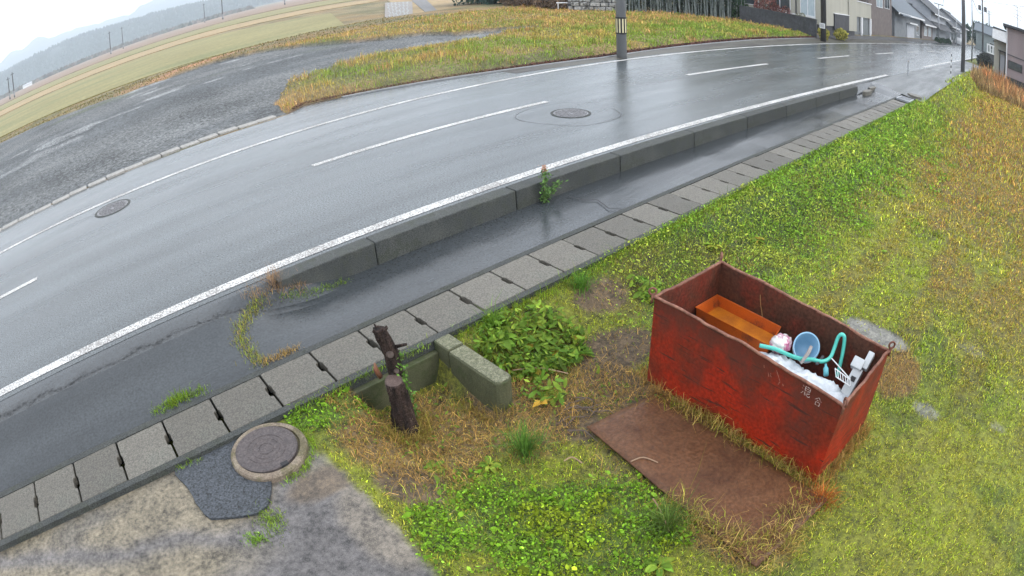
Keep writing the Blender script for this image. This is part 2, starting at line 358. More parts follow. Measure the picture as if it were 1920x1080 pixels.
M_tray = mat('orange_tray', (0.50, 0.10, 0.007), (0.42, 0.08, 0.008), 8, 0.45, 0.6, 0.2, 60, speck=0.15, c3=(0.22, 0.05, 0.012), c3scale=9, c3r=(0.55, 0.65))
M_bark = mat('rotting_bark', (0.012, 0.009, 0.008), (0.045, 0.03, 0.025), 22, 0.8, 0.95, 1.0, 45, stretch=(1, 1, 0.2), spec=.15, speck=0.7, sscale=90, c3=(.11, .075, .06), c3scale=14, c3r=(.58, .68))
M_cutwood = mat('cut_wood', (0.065, 0.04, 0.034), (0.10, 0.068, 0.056), 14, 0.7, None, 0.5, 60, speck=0.3, sscale=120)
M_polec = mat('pole_concrete', (0.20, 0.205, 0.215), (0.26, 0.265, 0.27), 2, 0.6, 0.75, 0.2, 60, stretch=(1, 1, 0.2), speck=0.12)
M_poled = mat('dark_pole', (0.035, 0.033, 0.035), (0.06, 0.055, 0.05), 3, 0.6, None, 0.2, 40, stretch=(1, 1, 0.2))
M_steel = mat('galvanised', (0.38, 0.40, 0.42), (0.30, 0.31, 0.33), 8, 0.45, None, metal=0.4)
M_yellow = mat('guard_yellow', (0.62, 0.56, 0.34), None, rough=0.5)
M_blk = mat('guard_black', (0.012, 0.012, 0.012), None, rough=0.4)
M_white = mat('white_paint', (0.68, 0.69, 0.70), (0.60, 0.61, 0.62), 5, 0.5)
M_wplastic = mat('white_plastic', (0.72, 0.75, 0.78), (0.62, 0.66, 0.70), 14, 0.3, 0.5, 0.4, 30)
M_cream = mat('cream_siding', (0.33, 0.32, 0.27), (0.38, 0.37, 0.31), 1.5, 0.7, None, 0.1, 20, stretch=(1, 1, 0.2), speck=0.06, sscale=20)
M_pinkw = mat('mauve_siding', (0.22, 0.18, 0.185), (0.26, 0.215, 0.215), 1.2, 0.75, None, 0.1, 15, stretch=(1, 1, 0.25), speck=0.08, sscale=25)
M_brownw = mat('brown_siding', (0.115, 0.095, 0.09), (0.155, 0.13, 0.12), 2, 0.8, None, 0.1, 15, speck=0.1, sscale=20)
M_greyw = mat('grey_siding', (0.15, 0.165, 0.18), (0.20, 0.215, 0.23), 2, 0.7, None, 0.1, 15, speck=0.08, sscale=20)
M_palew = mat('pale_siding', (0.36, 0.38, 0.42), (0.42, 0.44, 0.47), 2, 0.7, speck=0.05, sscale=12)
M_roof = mat('dark_tile_roof', (0.03, 0.033, 0.04), (0.05, 0.055, 0.062), 5, 0.7, 0.85, 0.4, 12, stretch=(1, 6, 1), speck=0.2, sscale=10)
M_roofb = mat('blue_grey_roof', (0.07, 0.09, 0.11), (0.10, 0.12, 0.14), 3, 0.7, 0.8, 0.3, 12, stretch=(4, 1, 1), speck=0.12, sscale=10)
M_glass = mat('window_glass', (0.025, 0.035, 0.04), (0.06, 0.07, 0.075), 1.5, 0.08, None, spec=0.8)
M_curtain = mat('curtained_glass', (0.33, 0.40, 0.44), (0.42, 0.49, 0.52), 6, 0.15, None, stretch=(6, 6, 0.5), spec=0.6)
M_shutter = mat('grey_shutter', (0.14, 0.155, 0.16), (0.18, 0.19, 0.195), 3, 0.5, None)
M_dark = mat('dark_panel', (0.035, 0.035, 0.04), (0.055, 0.055, 0.06), 3, 0.6, None, speck=0.2, sscale=15)
M_blockw = mat('black_block', (0.028, 0.03, 0.034), (0.055, 0.058, 0.065), 3, 0.6, 0.8, 0.3, 20, speck=0.3, sscale=10)
M_stone = mat('grey_stone', (0.22, 0.22, 0.21), (0.38, 0.38, 0.36), 3.5, 0.7, None, 0.6, 10, speck=0.4, sscale=9, c3=(0.07, 0.07, 0.06), c3scale=2.5, c3r=(0.5, 0.6))
M_hill = mat('hill_forest', (0.02, 0.035, 0.032), (0.04, 0.055, 0.045), 0.01, 0.9, None, coord='Object', speck=0.35, sscale=0.04)
M_water = mat('flood_water', (0.10, 0.10, 0.09), (0.2, 0.2, 0.18), 2, 0.25, 0.5, spec=0.35)

# ------------------------------------------------------------------ ground height and colour
def lot_mask(x, y):
    P = [(-60, 13.4), (-3, 13.55), (5, 13.5), (5.2, 15.5), (8, 18.3), (10.4, 18.9), (13, 18.5), (16.7, 19), (18.5, 20), (16, 21.7), (12.5, 27),
         (10, 33), (2.6, 33.5), (-6, 40), (-60, 46)]
    jx = (fbm(x, y, 2.0, 3) - 0.5) * 2.2; jy = (fbm(x, y, 2.0, 9) - 0.5) * 2.2
    jy = jy * sm(13.6, 15, y); jx = jx * sm(13.6, 15, y)
    return inpoly(x + jx, y + jy, P)
def height(x, y):
    x = np.asarray(x, float); y = np.asarray(y, float)
    low = lerp(-0.27, -0.5, sm(0.85, 1.7, x)); low = lerp(low, -0.85, sm(6, 20, x))
    low = lerp(low, -0.25, sm(44, 60, x) * sm(-1, 1.5, y))
    ytop = lerp(3.9, 3.55, sm(4.5, 8, x)); ybot = lerp(3.2, 1.5, sm(4.5, 12, x))
    rim = lerp(-0.27, -0.235, sm(3, 6, x)); rim = lerp(rim, -0.06, sm(22, 30, x))
    h = lerp(low, rim, sm(0, 1, (y - ybot) / (ytop - ybot)))
    hole = (sm(1.45, 1.7, x) * (1 - sm(2.33, 2.37, x))) * sm(2.7, 3.1, y); h = lerp(h, -0.58, hole)
    h = h + (fbm(x, y, 0.7, 1) - 0.5) * 0.07 * sm(0.9, 1.6, x) * (1 - sm(3.5, 3.85, y))
    h = h + (fbm(x, y, 5, 2) - 0.5) * 0.25 * sm(7, 12, x) * (1 - sm(1.5, 3.2, y))
    h = h - 0.35 * np.exp(-((y - (3.0 - 0.06 * (x - 20) * 0.3)) / 0.5) ** 2) * sm(24, 30, x) * (1 - sm(46, 52, x))
    f = sm(5.2, 6.5, x) * sm(.1, .9, y - edge_y(x)) * .18 * (1 - sm(34, 42, y)) + (fbm(x, y, 3, 5) - 0.5) * 0.1 * sm(13.5, 15, y)
    f = np.where(lot_mask(x, y), 0.0 + (fbm(x, y, 1.5, 5) - 0.5) * 0.05, f) - 0.012
    f = f - sm(36, 45, y) * 0.35
    under = -0.45
    r = np.where(y < 3.93, h, np.where(y < 12.0, under, f))
    r = np.where((y >= 3.93) & (y < 12.0) & (x > 60), -0.1, r)
    return r
C = lambda *a: np.array(a, float)
LAWN1, LAWN2, BROWN, ORANGE = C(.19, .25, .014), C(.25, .235, .03), C(.20, .13, .03), C(.42, .24, .06)
GREEN, BRIGHT, STRAW, SOIL = C(.12, .20, .026), C(.16, .31, .018), C(.27, .18, .06), C(.062, .043, .024)
CONC_T, CONC_G = C(.155, .132, .092), C(.105, .096, .082)
def blob(x, y, cx, cy, rx, ry, n=0.35, seed=0):
    d = np.hypot((x - cx) / rx, (y - cy) / ry) + (fbm(x, y, 0.35, 20 + seed) - 0.5) * 2 * n
    return 1 - sm(0.75, 1.1, d)
def zones(x, y):
    """near yard: dict of weights 0..1"""
    z = {}
    b = 0.98 + (fbm(x, y, 0.5, 40) - 0.5) * 0.35 - 0.25 * sm(3.3, 3.9, y)
    z['pad'] = (1 - sm(b - 0.03, b + 0.03, x)) * (y < 3.9)
    z['patch'] = inpoly(x + (fbm(x, y, .15, 8) - .5) * .05, y, [(-.15, 4.2), (.48, 4.2), (.47, 3.95), (.60, 3.6), (.36, 3.3), (.30, 3.06), (-.05, 3.22), (-.10, 3.36), (-.12, 3.65), (-.16, 3.95)]).astype(float)
    z['clover'] = np.maximum.reduce([blob(x, y, 1.75, 1.85, .6, .7, .55, 1), blob(x, y, 1.3, 2.3, .32, .3, .5, 2), blob(x, y, 2.25, 1.6, .35, .45, .3, 4),
                                     blob(x, y, 1.25, 3.78, .42, .22, .3, 3)])
    z['straw'] = np.maximum.reduce([blob(x, y, 1.75, 3.15, .65, .65, .35, 5), blob(x, y, 2.5, 2.95, .6, .6, .35, 6), blob(x, y, 3.2, 2.35, .4, .7, .35, 7), blob(x, y, 1.45, 3.75, .2, .3, .4, 8),
                                    blob(x, y, 2.6, .85, .35, .45, .4, 9), blob(x, y, 5.15, .55, .4, .3, .4, 10)])
    z['soil'] = np.maximum.reduce([blob(x, y, 4.15, 3.55, .42, .2, .4, 11), blob(x, y, 3.65, 2.95, .42, .33, .35, 12), blob(x, y, 2.72, 2.52, .22, .25, .4, 13), blob(x, y, 3.25, 2.45, .25, .55, .4, 14),
                                   blob(x, y, 2.85, 1.5, .6, .9, .15, 17) * .6, blob(x, y, 1.35, 2.75, .22, .25, .4, 15)])
    z['wetpad'] = np.maximum.reduce([blob(x, y, 5.72, 1.05, .2, .5, .25, 21), .75 * blob(x, y, 4.88, .08, .1, .18, .6, 22), .5 * blob(x, y, 5.12, -.77, .08, .12, .6, 23), .4 * blob(x, y, 6.3, -.2, .12, .18, .6, 24)])
    far = sm(7.5, 14, x)
    br = np.maximum(far * (1 - sm(1.2, 3.0, y + (fbm(x, y, 1.5, 31) - .5) * 2.0)) * (0.45 + 0.9 * fbm(x, y, 1.6, 32)), sm(5.5, 8, x) * (1 - sm(1.5, 2.6, y)) * sm(.48, .62, fbm(x * .35 + y * .2, y * 1.3, .9, 36)) * .75)
    br = np.maximum(br, sm(4.3, 6, x) * (1 - sm(2.2, 3.2, y)) * sm(.15, .8, np.sin(y * 6.0 + x * .35 + 3 * fbm(x, y, 1.4, 37))) * .42)
    z['brown'] = np.clip(br + sm(.6, .78, fbm(x, y, 1.1, 33)) * .4, 0, 1)
    z['green'] = np.clip(sm(1.9, 2.9, y + (fbm(x, y, 1.0, 34) - .5) * 1.2) * sm(3.6, 5, x) * (1 - sm(16, 26, x) * .75) + sm(.58, .7, fbm(x, y, .9, 35)) * .55, 0, 1)
    return z
def ground_color(x, y):
    x = np.asarray(x, float); y = np.asarray(y, float); one = np.ones(x.shape + (1,))
    n = fbm(x, y, 0.5, 50)[..., None]
    z = zones(x, y); Z = {k: v[..., None] for k, v in z.items()}
    c = lerp(LAWN1 * .6, LAWN2 * .55, n) * one
    c = lerp(c, GREEN * .3, Z['green']); c = lerp(c, BROWN * .5, Z['brown'])
    c = lerp(c, SOIL * 1.3 + STRAW * .2, Z['straw']); c = lerp(c, SOIL * 1.5, Z['soil']); c = lerp(c, GREEN * .55, Z['clover'] * .9)
    c = lerp(c, C(.125, .12, .10), Z['wetpad'])
    # driveway slab: tan concrete near the gutter, grey wet asphalt towards the camera
    t = sm(.48, .7, fbm(x, y, .8, 60))[..., None]; pad = lerp(CONC_T, CONC_G, t)
    s = sm(0, .5, (0.75 * (x + 0.1) - (y - 2.95)) + (fbm(x, y, .5, 61) - .5) * 1.0)[..., None]
    pad = lerp(pad, C(.078, .072, .07), s)
    stripe = np.exp(-(((y - 3.0 + .35 * x) + (fbm(x, y, .5, 63) - .5) * .25) / .1) ** 2)[..., None] * (x < .4)[..., None]
    pad = lerp(pad, C(.085, .08, .085), stripe * .8)
    pad = lerp(pad, C(.14, .118, .088), blob(x, y, .93, 2.5, .25, .5, .3, 66)[..., None] * .7)
    pad = lerp(pad, SOIL * 1.4, (blob(x, y, .85, 3.05, .3, .16, .4, 67))[..., None] * .8)
    pad = lerp(pad, C(.12, .108, .08), blob(x, y, .85, 3.35, .25, .18, .3, 68)[..., None] * .8)
    c = lerp(c, pad, Z['pad']); 
    # far side of the road
    gl = lot_mask(x, y)[..., None]
    n1 = fbm(x, y, 2.5, 70)[..., None]; n2 = fbm(x * .35, y, .8, 71)[..., None]
    far = lerp(C(.10, .095, .035), C(.20, .13, .05), sm(.35, .65, n1))
    far = lerp(far, C(.34, .16, .08), (np.exp(-((x - 7.5) / 4) ** 2 - ((y - 36 - .2 * (x - 7)) / 2.2) ** 2))[..., None] * .9)
    far = lerp(far, C(.19, .15, .075), sm(.5, .62, n2) * sm(34, 40, y)[..., None])
    lot = lerp(C(.068, .074, .077), C(.10, .105, .105), sm(.35, .65, fbm(x * .3, y, 2.0, 72))[..., None])
    lot = lerp(lot, C(.085, .10, .055), sm(.58, .75, fbm(x * .4, y, 3.0, 73))[..., None] * sm(20, 32, y)[..., None] * .8)
    lot = lerp(lot, C(.24, .25, .25), (sm(.70, .75, fbm(x * .45, y * 1.6, 2.2, 74)) * sm(17, 26, y))[..., None] * .7)
    far = lerp(far, lot, gl)
    # dark foot of the verge
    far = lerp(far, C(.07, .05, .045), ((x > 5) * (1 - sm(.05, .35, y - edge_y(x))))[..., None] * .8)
    far = np.where(((x > 34.5) & (y < 13.4))[..., None], C(.07, .07, .072), far)
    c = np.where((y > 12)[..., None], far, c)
    c = np.where(((x > 40) & (y < 2.6))[..., None], lerp(C(.21, .10, .045), C(.12, .09, .05), n), c)
    aux = np.zeros(x.shape + (3,)); aux[..., 1] = np.where(z['pad'] > .5, .85, .9)
    aux[..., 0] = np.clip(Z['wetpad'][..., 0] * .7 + (s[..., 0] * .4 + .35) * (z['pad'] > .5) + stripe[..., 0] * (z['pad'] > .5) * .3, 0, 1)
    aux[..., 0] = np.where((y > 12), gl[..., 0] * (.0 + .12 * sm(.68, .74, fbm(x * .45, y * 1.6, 2.2, 74))), aux[..., 0])
    aux[..., 1] = np.where((y > 12) & (gl[..., 0] > 0), 1.7, aux[..., 1])
    return c, aux
def edge_y(x):                                  # far edge of the carriageway
    return np.interp(x, [-60, 4.9, 5.6, 6.5, 8, 10.2, 11.5, 14, 19, 25, 34, 60, 400], [13.2, 13.3, 13.8, 13.55, 13.1, 12.55, 12.33, 12.08, 12.45, 12.8, 12.9, 12.6, 12.6])

def axis(segs):
    r = []
    for a, b, s in segs:
        n = max(1, int(round((b - a) / s))); r += list(np.linspace(a, b, n, endpoint=False))
    r.append(segs[-1][1]); return np.array(r)
xs = axis([(-6000, -1000, 1000), (-1000, -100, 150), (-100, -30, 10), (-30, -3, .5), (-3, 9, .045), (9, 16, .12), (16, 34, .3), (34, 70, .8), (70, 400, 30), (400, 8000, 900)])
ys = axis([(-6000, -500, 900), (-500, -60, 60), (-60, -6, 4), (-6, -2, .2), (-2, 3.92, .045), (3.92, 3.94, .02), (3.94, 11.96, 2.0), (11.96, 16, .2), (16, 42, .35), (42, 90, 4), (90, 400, 40), (400, 8000, 900)])
X, Y = np.meshgrid(xs, ys, indexing='ij'); Zh = height(X, Y)
cc, aux = ground_color(X, Y)
nu, nv = X.shape; idx = np.arange(nu * nv).reshape(nu, nv)
F = np.stack([idx[:-1, :-1], idx[1:, :-1], idx[1:, 1:], idx[:-1, 1:]], -1).reshape(-1, 4)
g = mesh_np('ground', np.c_[X.ravel(), Y.ravel(), Zh.ravel()], F, ground_mat(), cc.reshape(-1, 3), aux.reshape(-1, 3), smooth=True)
tag(g, kind='structure')

# ------------------------------------------------------------------ carriageway, footpath, markings
def strip(name, m, xa, f0, f1, z, kind='structure', ny=2):
    b = MB(); P = []
    for x in xa:
        for j in range(ny):
            y = lerp(float(f0(x)), float(f1(x)), j / (ny - 1)); P.append((x, y, z(x, y) if callable(z) else z))
    b.grid(P, len(xa), ny); o = b.build(name, m); return tag(o, kind=kind)
strip('road', M_road, axis([(-60, 4, 4), (4, 16, .5), (16, 60, 3), (60, 420, 30)]), lambda x: 5.73, edge_y, 0.0)
def foot_z(x, y):
    t = float(sm(0.7, 2.0, x)) * (1 - float(sm(5.3, 5.68, y)) * (1 - float(sm(1.6, 2.6, x)))); ramp = float(np.interp(y, [4.5, 5.35, 5.6], [-.235, -.02, -.003]))
    if x > 18.9: t *= 1 - float(sm(5.45, 5.66, y))
    if x > 20.2:
        q = float(sm(20.2, 21.4, x)); return lerp(lerp(ramp, -.25, t), -.2 * float(np.interp(y, [4, 5.73], [1, .1])), q)
    return lerp(ramp, -.25, t) + float(fbm(x, y, .8, 81) - .5) * .03 * (1 - sm(5.4, 5.7, y))
strip('footpath', M_apron, axis([(-8, 4, .1), (4, 21.4, .5)]), lambda x: 4.50, lambda x: 5.74, foot_z, ny=14)
M_apr2 = asphalt('wet_worn_asphalt', (0.075, 0.08, 0.082), 0.35, 0.6)
strip('driveway', M_apr2, axis([(21.4, 60, 1.0)]), lambda x: 3.6, lambda x: 5.74, lambda x, y: float(np.interp(x, [21.4, 24, 30], [-.2, -.1, -.01])) * float(np.interp(y, [4, 5.73], [1, .1])), ny=5)
M_gut = mat('wet_gutter_concrete', (0.06, 0.057, 0.045), (0.09, 0.085, 0.07), 2, 0.45, 0.6, 0.3, 60, stretch=(.2, 1, 1), speck=0.3, sscale=60, spec=.3, c3=(.045, .04, .035), c3scale=1.2)
strip('gutter', M_gut, axis([(10.5, 60, 1.0)]), lambda x: 11.62 + .25 * (1 - float(sm(10.5, 13, x))), lambda x: float(edge_y(x)) - .06, 0.004)
b = MB()                                       # pale lip along the far edge of the gutter
xa = axis([(6.5, 34, .5)])
for x0, x1 in zip(xa[:-1], xa[1:]):
    a, c = float(edge_y(x0)), float(edge_y(x1)); b.hexa([(x0, a - .05, -.1), (x1, c - .05, -.1), (x1, c + .04, -.1), (x0, a + .04, -.1)], [(x0, a - .05, .03), (x1, c - .05, .03), (x1, c + .04, .03), (x0, a + .04, .03)])
tag(b.build('gutter_edge', M_polec), kind='structure')
def marking(x0, x1, y, wd, z=.004, step=1.0):
    return strip('road_marking', M_paint, axis([(x0, x1, step)]), lambda x: y - wd / 2, lambda x: y + wd / 2, z)
marking(-12, 24.6, 5.905, .15); marking(34.9, 90, 5.95, .15)
marking(-20, 120, 11.42, .13)
for x0, x1 in ((-11.3, -6.4), (-6.35, -1.35), (3.6, 8.63), (13.7, 18.7), (23.75, 28.3), (33.7, 38.7), (43.7, 48.7), (53.7, 58.7), (63.7, 68.7)):
    if x0 != -11.3: marking(x0, x1, 8.87, .13)

# crack lines in the footpath
def ribbon(pts, wd, z):
    b = MB(); P = []
    for i, (x, y) in enumerate(pts):
        a = Vector(pts[max(0, i - 1)]); c = Vector(pts[min(len(pts) - 1, i + 1)]); t = (c - a).normalized(); n = Vector((-t.y, t.x)) * wd * .5 * random.uniform(.5, 1.3)
        zz = z(x, y) if callable(z) else z
        P += [(x - n.x, y - n.y, zz), (x + n.x, y + n.y, zz)]
    b.grid(P, len(pts), 2, flip=True); return b
b = ribbon([(5.55, 5.35), (5.6, 5.15), (5.72, 5.02), (5.66, 4.85), (5.6, 4.72), (5.75, 4.55)], .022, -.243 + .012)
tag(b.build('road_crack', M_black), kind='structure')

# roadside kerb: two-metre concrete blocks, each a thing
ords = ['first', 'second', 'third', 'fourth', 'fifth', 'sixth', 'seventh', 'eighth', 'ninth', 'tenth', 'eleventh', 'twelfth', 'thirteenth', 'fourteenth', 'fifteenth',
        'sixteenth', 'seventeenth', 'eighteenth', 'nineteenth', 'twentieth', 'twenty-first', 'twenty-second', 'twenty-third', 'twenty-fourth', 'twenty-fifth',
        'twenty-sixth', 'twenty-seventh', 'twenty-eighth', 'twenty-ninth', 'thirtieth', 'thirty-first', 'thirty-second', 'thirty-third', 'thirty-fourth', 'thirty-fifth', 'thirty-sixth', 'thirty-seventh', 'thirty-eighth', 'thirty-ninth', 'fortieth']
b = MB(); b.hexa([(0, 5.52, -.4), (1.985, 5.52, -.4), (1.985, 5.75, -.4), (0, 5.75, -.4)], [(0, 5.535, .008), (1.985, 5.535, .008), (1.985, 5.75, .008), (0, 5.75, .008)])
k0 = b.build('kerb_block', M_conc_d, at=(0, 5.63, -.25), bevel=.012)
for i in range(9):
    o = k0 if i == 0 else k0.copy()
    if i: col.objects.link(o)
    o.location = (.82 + 2 * i + (.83 if i == 0 else 0), 5.63, -.25)
    if i == 0:
        o.scale = (.585, 1, 1)
    else: o.scale = (1, 1, 1)
    tag(o, 'short end block of the raised grey kerb, next to the tuft of dead weeds' if i == 0 else
        f'{ords[i-1]} full-length grey kerb block after the short end block, beside the sunken footpath', 'kerb block', 'kerb blocks between road and footpath')
# gutter channel with covers
b = MB(); b.box(-8, 21.2, 4.485, 4.56, -.5, -.215); b.box(-8, 21.2, 3.865, 3.935, -.5, -.215); b.box(-8, 21.2, 3.935, 4.485, -.62, -.55)
tag(b.build('gutter_channel', M_conc_d, at=(0, 4.2, -.5)), 'long grey concrete gutter channel whose rims show either side of its covers', 'gutter')
def cover_mesh(nm):
    b = MB(); x0, x1, y0, y1 = .009, .502, 3.942, 4.478; n = 8; h = .028
    pts = [(x0, y0), (x1 - .01, y0)]
    pts += [(x1, y0 + .01), (x1, 4.13), (x1 - h, 4.145), (x1 - h, 4.27), (x1, 4.285), (x1, y1 - .01), (x1 - .01, y1), (x0, y1)]
    pts += [(x0, 4.285), (x0 + .012, 4.27), (x0 + .012, 4.145), (x0, 4.13)]
    b.prism(pts, -.3, -.215); return b.build(nm, M_conc, at=(.255, 4.21, -.26), bevel=.006)
cv = cover_mesh('gutter_cover'); covers = []
SP = .5113
for i in range(-7, 42):
    x = -1.61 + SP * i + .255
    if x > 20.3: break
    o = cv if i == -7 else cv.copy()
    if i != -7: col.objects.link(o)
    o.location = (x, 4.21 + random.uniform(-.004, .004), -.26 + random.uniform(-.006, .003)); o.rotation_euler = (random.uniform(-.006, .006), random.uniform(-.008, .008), random.uniform(-.006, .006))
    k = round((x - 1.72) / SP)       # counted from the cover behind the tree stump
    if k == 0: lb = 'grey concrete gutter cover directly behind the tree stump'
    elif k < 0: lb = f'grey concrete gutter cover, {ords[-k-1]} to the left of the one behind the tree stump'
    else: lb = f'grey concrete gutter cover, {ords[k-1]} to the right of the one behind the tree stump'
    tag(o, lb, 'gutter cover', 'concrete covers over the roadside gutter'); covers.append(o)
b = MB(); b.box(-8, 22, 3.9, 4.5, -.56, -.53); 
# steel grating and broken kerb pieces at the end of the sunken path
e = empty('drain_grating', (20.75, 4.2, -.25), 'steel bar drain grating in a pale frame at the end of the cover row', 'grating')
b = MB()
for a in ((20.35, 20.41, 3.95, 4.48), (21.2, 21.26, 3.95, 4.48), (20.41, 21.2, 3.95, 4.0), (20.41, 21.2, 4.43, 4.48)): b.box(*a, -.26, -.19)
b.build('frame', M_steel, e, (20.75, 4.2, -.25))
b = MB()
for k in range(10): x = 20.47 + k * .075; b.box(x, x + .022, 4.0, 4.43, -.25, -.2)
b.build('grate_bars', M_steel, e, (20.75, 4.2, -.25))
for k, (cx, cy, sx, sy, lb) in enumerate(((19.4, 5.35, .5, .12, 'pale broken concrete piece lying against the end of the raised kerb'), (20.7, 5.5, .6, .10, 'long pale broken concrete strip beyond the end of the raised kerb'),
                           (22.3, 5.2, .32, .14, 'pale concrete lump left of the drain grating at the driveway mouth'), (21.9, 4.05, .35, .3, 'flat dark-edged concrete slab at the grass end of the drain grating'))):
    b = MB(); pts = [(cx + sx * math.cos(a) * random.uniform(.75, 1.1), cy + sy * math.sin(a) * random.uniform(.8, 1.1)) for a in np.linspace(0, 2 * math.pi, 8)[:-1]]
    b.prism(pts, -.27, -.12 if k != 3 else -.1); tag(b.build('concrete_rubble', M_conc, at=(cx, cy, -.25), bevel=.01), lb, 'rubble', 'broken concrete at the kerb end')

# far-left kerb stones along the gravel lot
b = MB(); b.box(-.233, .233, -.13, .13, -.12, .04); 
kx = np.arange(-9.6, 4.7, .485); fk0 = b.build('kerb_stone', mat('pale_kerb', (.24, .235, .22), (.31, .30, .28), 5, .7, None, .4, 60, speck=.4, sscale=60, spec=.3), at=(0, 0, 0), bevel=.02)
for i, x in enumerate(kx):
    o = fk0 if i == 0 else fk0.copy()
    if i: col.objects.link(o)
    o.location = (x + random.uniform(-.02, .02), float(np.interp(x, [-10, -1, 1, 3, 5], [13.4, 13.36, 13.5, 13.62, 13.5])) + random.uniform(-.03, .03), random.uniform(-.02, .01)); o.rotation_euler[2] = random.uniform(-.04, .05)
    n = len(kx) - 1 - i
    tag(o, 'low pale kerb stone nearest the orange grass tip at the gravel lot' if n == 0 else f'low pale kerb stone, {ords[n-1]} to the left of the one at the orange grass tip', 'kerb stone', 'kerb stones along the gravel lot')

# ------------------------------------------------------------------ manholes
def road_manhole(x, y, r, label):
    e = empty('manhole_cover', (x, y, .004), label, 'manhole cover', 'round iron manholes in the road')
    b = MB(); b.lathe([(r * 1.16, .0), (r * 1.15, .006), (r * 1.03, .006), (r * 1.02, -.002)], (x, y, .002), 48); b.build('ring', M_conc_d, e, (x, y, .004))
    b = MB(); b.lathe([(r, -.002), (r, .006), (r * .93, .006), (r * .92, .002), (0.001, .002)], (x, y, .002), 48)
    for k in range(-6, 7):
        yy = k * r / 7.5; hw = math.sqrt(max(0, (r * .88) ** 2 - yy * yy))
        for s in (-1, 1):
            if abs(k) < 2: b.box(x + (s * hw if s < 0 else .1 * r), x + (-.1 * r if s < 0 else hw), y + yy - .009, y + yy + .009, .003, .009)
            elif s > 0: b.box(x - hw, x + hw, y + yy - .009, y + yy + .009, .003, .009)
    b.build('lid', M_iron, e, (x, y, .004)); return e
road_manhole(8.22, 7.84, .32, 'round iron manhole cover in the near lane, right of the long centre dash')
road_manhole(.28, 10.78, .33, 'round iron manhole cover in the far lane near the left edge line')
b = MB()                                       # repair outline round the near-lane manhole
b2 = ribbon([(8.22 + .95 * math.cos(a) * (1 + .1 * math.sin(3 * a)), 7.84 + .95 * math.sin(a) * (1 + .1 * math.cos(2 * a))) for a in np.linspace(0.2, 2 * math.pi - .3, 30)], .014, .0045)
tag(b2.build('repair_seam', mat('seam_tar', (.04, .043, .046), None, rough=.3)), kind='structure')
MX, MY, MZ = .62, 3.56, -.27
e = empty('manhole', (MX, MY, MZ), 'round concrete inspection chamber with a dark iron lid beside the black asphalt patch', 'manhole')
b = MB(); b.lathe([(.315, -.1), (.312, .045), (.30, .058), (.262, .058), (.258, .035), (.2, .035)], (MX, MY, MZ), 64)
M_ring = mat('mossy_ring', (.15, .115, .085), (.20, .165, .12), 9, .8, None, .6, 70, speck=.4, sscale=80, c3=(.10, .085, .045), c3scale=6)
b.build('ring', M_ring, e, (MX, MY, MZ), smooth=False)
b = MB(); LX, LY = MX - .01, MY + .008
n = 64; prof = [(.252, .036), (.252, .062), (.24, .068), (.225, .062), (.001, .062)]
for i, (r, z) in enumerate(prof):
    pass
b.lathe(prof, (LX, LY, MZ), n)
for rr in (.06, .11, .155): b.lathe([(rr - .006, .062), (rr - .004, .066), (rr + .004, .066), (rr + .006, .062)], (LX, LY, MZ), n)
b.build('lid', mat('rusty_iron_lid', (.062, .052, .052), (.09, .076, .074), 16, .5, .65, .4, 60, spec=.3, speck=.35, sscale=60), e, (MX, MY, MZ))
b = MB(); b.box(LX + .02, LX + .08, LY - .258, LY - .222, MZ + .05, MZ + .0695); b.build('lift_notch', M_black, e, (MX, MY, MZ))

# black asphalt patch as its own sheet
b = MB(); P = [(-.15, 3.862), (-.05, 3.862), (.1, 3.862), (.3, 3.862), (.47, 3.862), (.5, 3.75), (.5, 3.5), (.52, 3.3), (.46, 3.18), (.37, 3.07), (.27, 3.05), (.15, 3.10), (.03, 3.15), (-.06, 3.20), (-.09, 3.27), (-.10, 3.34), (-.105, 3.42), (-.11, 3.5), (-.115, 3.58), (-.125, 3.66), (-.15, 3.74), (-.165, 3.8)]
b.prism([(x + random.uniform(-.006, .006), y + (random.uniform(-.006, .006) if y < 3.86 else 0)) for x, y in P], -.3, -.248); tag(b.build('asphalt_patch', M_patch, at=(.2, 3.5, -.27)), kind='structure')

# ------------------------------------------------------------------ L-shaped block wall and tree stump
e = empty('block_wall', (2.45, 3.5, -.58), 'short mossy concrete wall with lichened top running from the gutter into the yard', 'low wall')
b = MB(); b.box(2.37, 2.535, 3.655, 3.864, -.75, -.215); b.box(1.45, 2.37, 3.80, 3.864, -.75, -.30)
b.build('back_section', M_moss_conc, e, (2.45, 3.5, -.58), bevel=.01)
b = MB(); pts = [(2.365, 3.645), (2.53, 3.645)] + [(2.45 + .085 * math.cos(a), 3.08 + .06 * math.sin(a)) for a in np.linspace(0, -math.pi, 9)]
b.prism([(x, y) for x, y in pts][::-1], -.75, -.225); b.build('end_section', M_moss_conc, e, (2.45, 3.5, -.58), bevel=.012)
b = MB(); b.prism([(2.375, 3.64), (2.525, 3.64), (2.523, 3.07), (2.49, 3.035), (2.41, 3.035), (2.378, 3.07)][::-1], -.224, -.218); b.box(2.38, 2.525, 3.665, 3.855, -.214, -.210)
b.build('lichen_cap', M_moss_top, e, (2.45, 3.5, -.58))

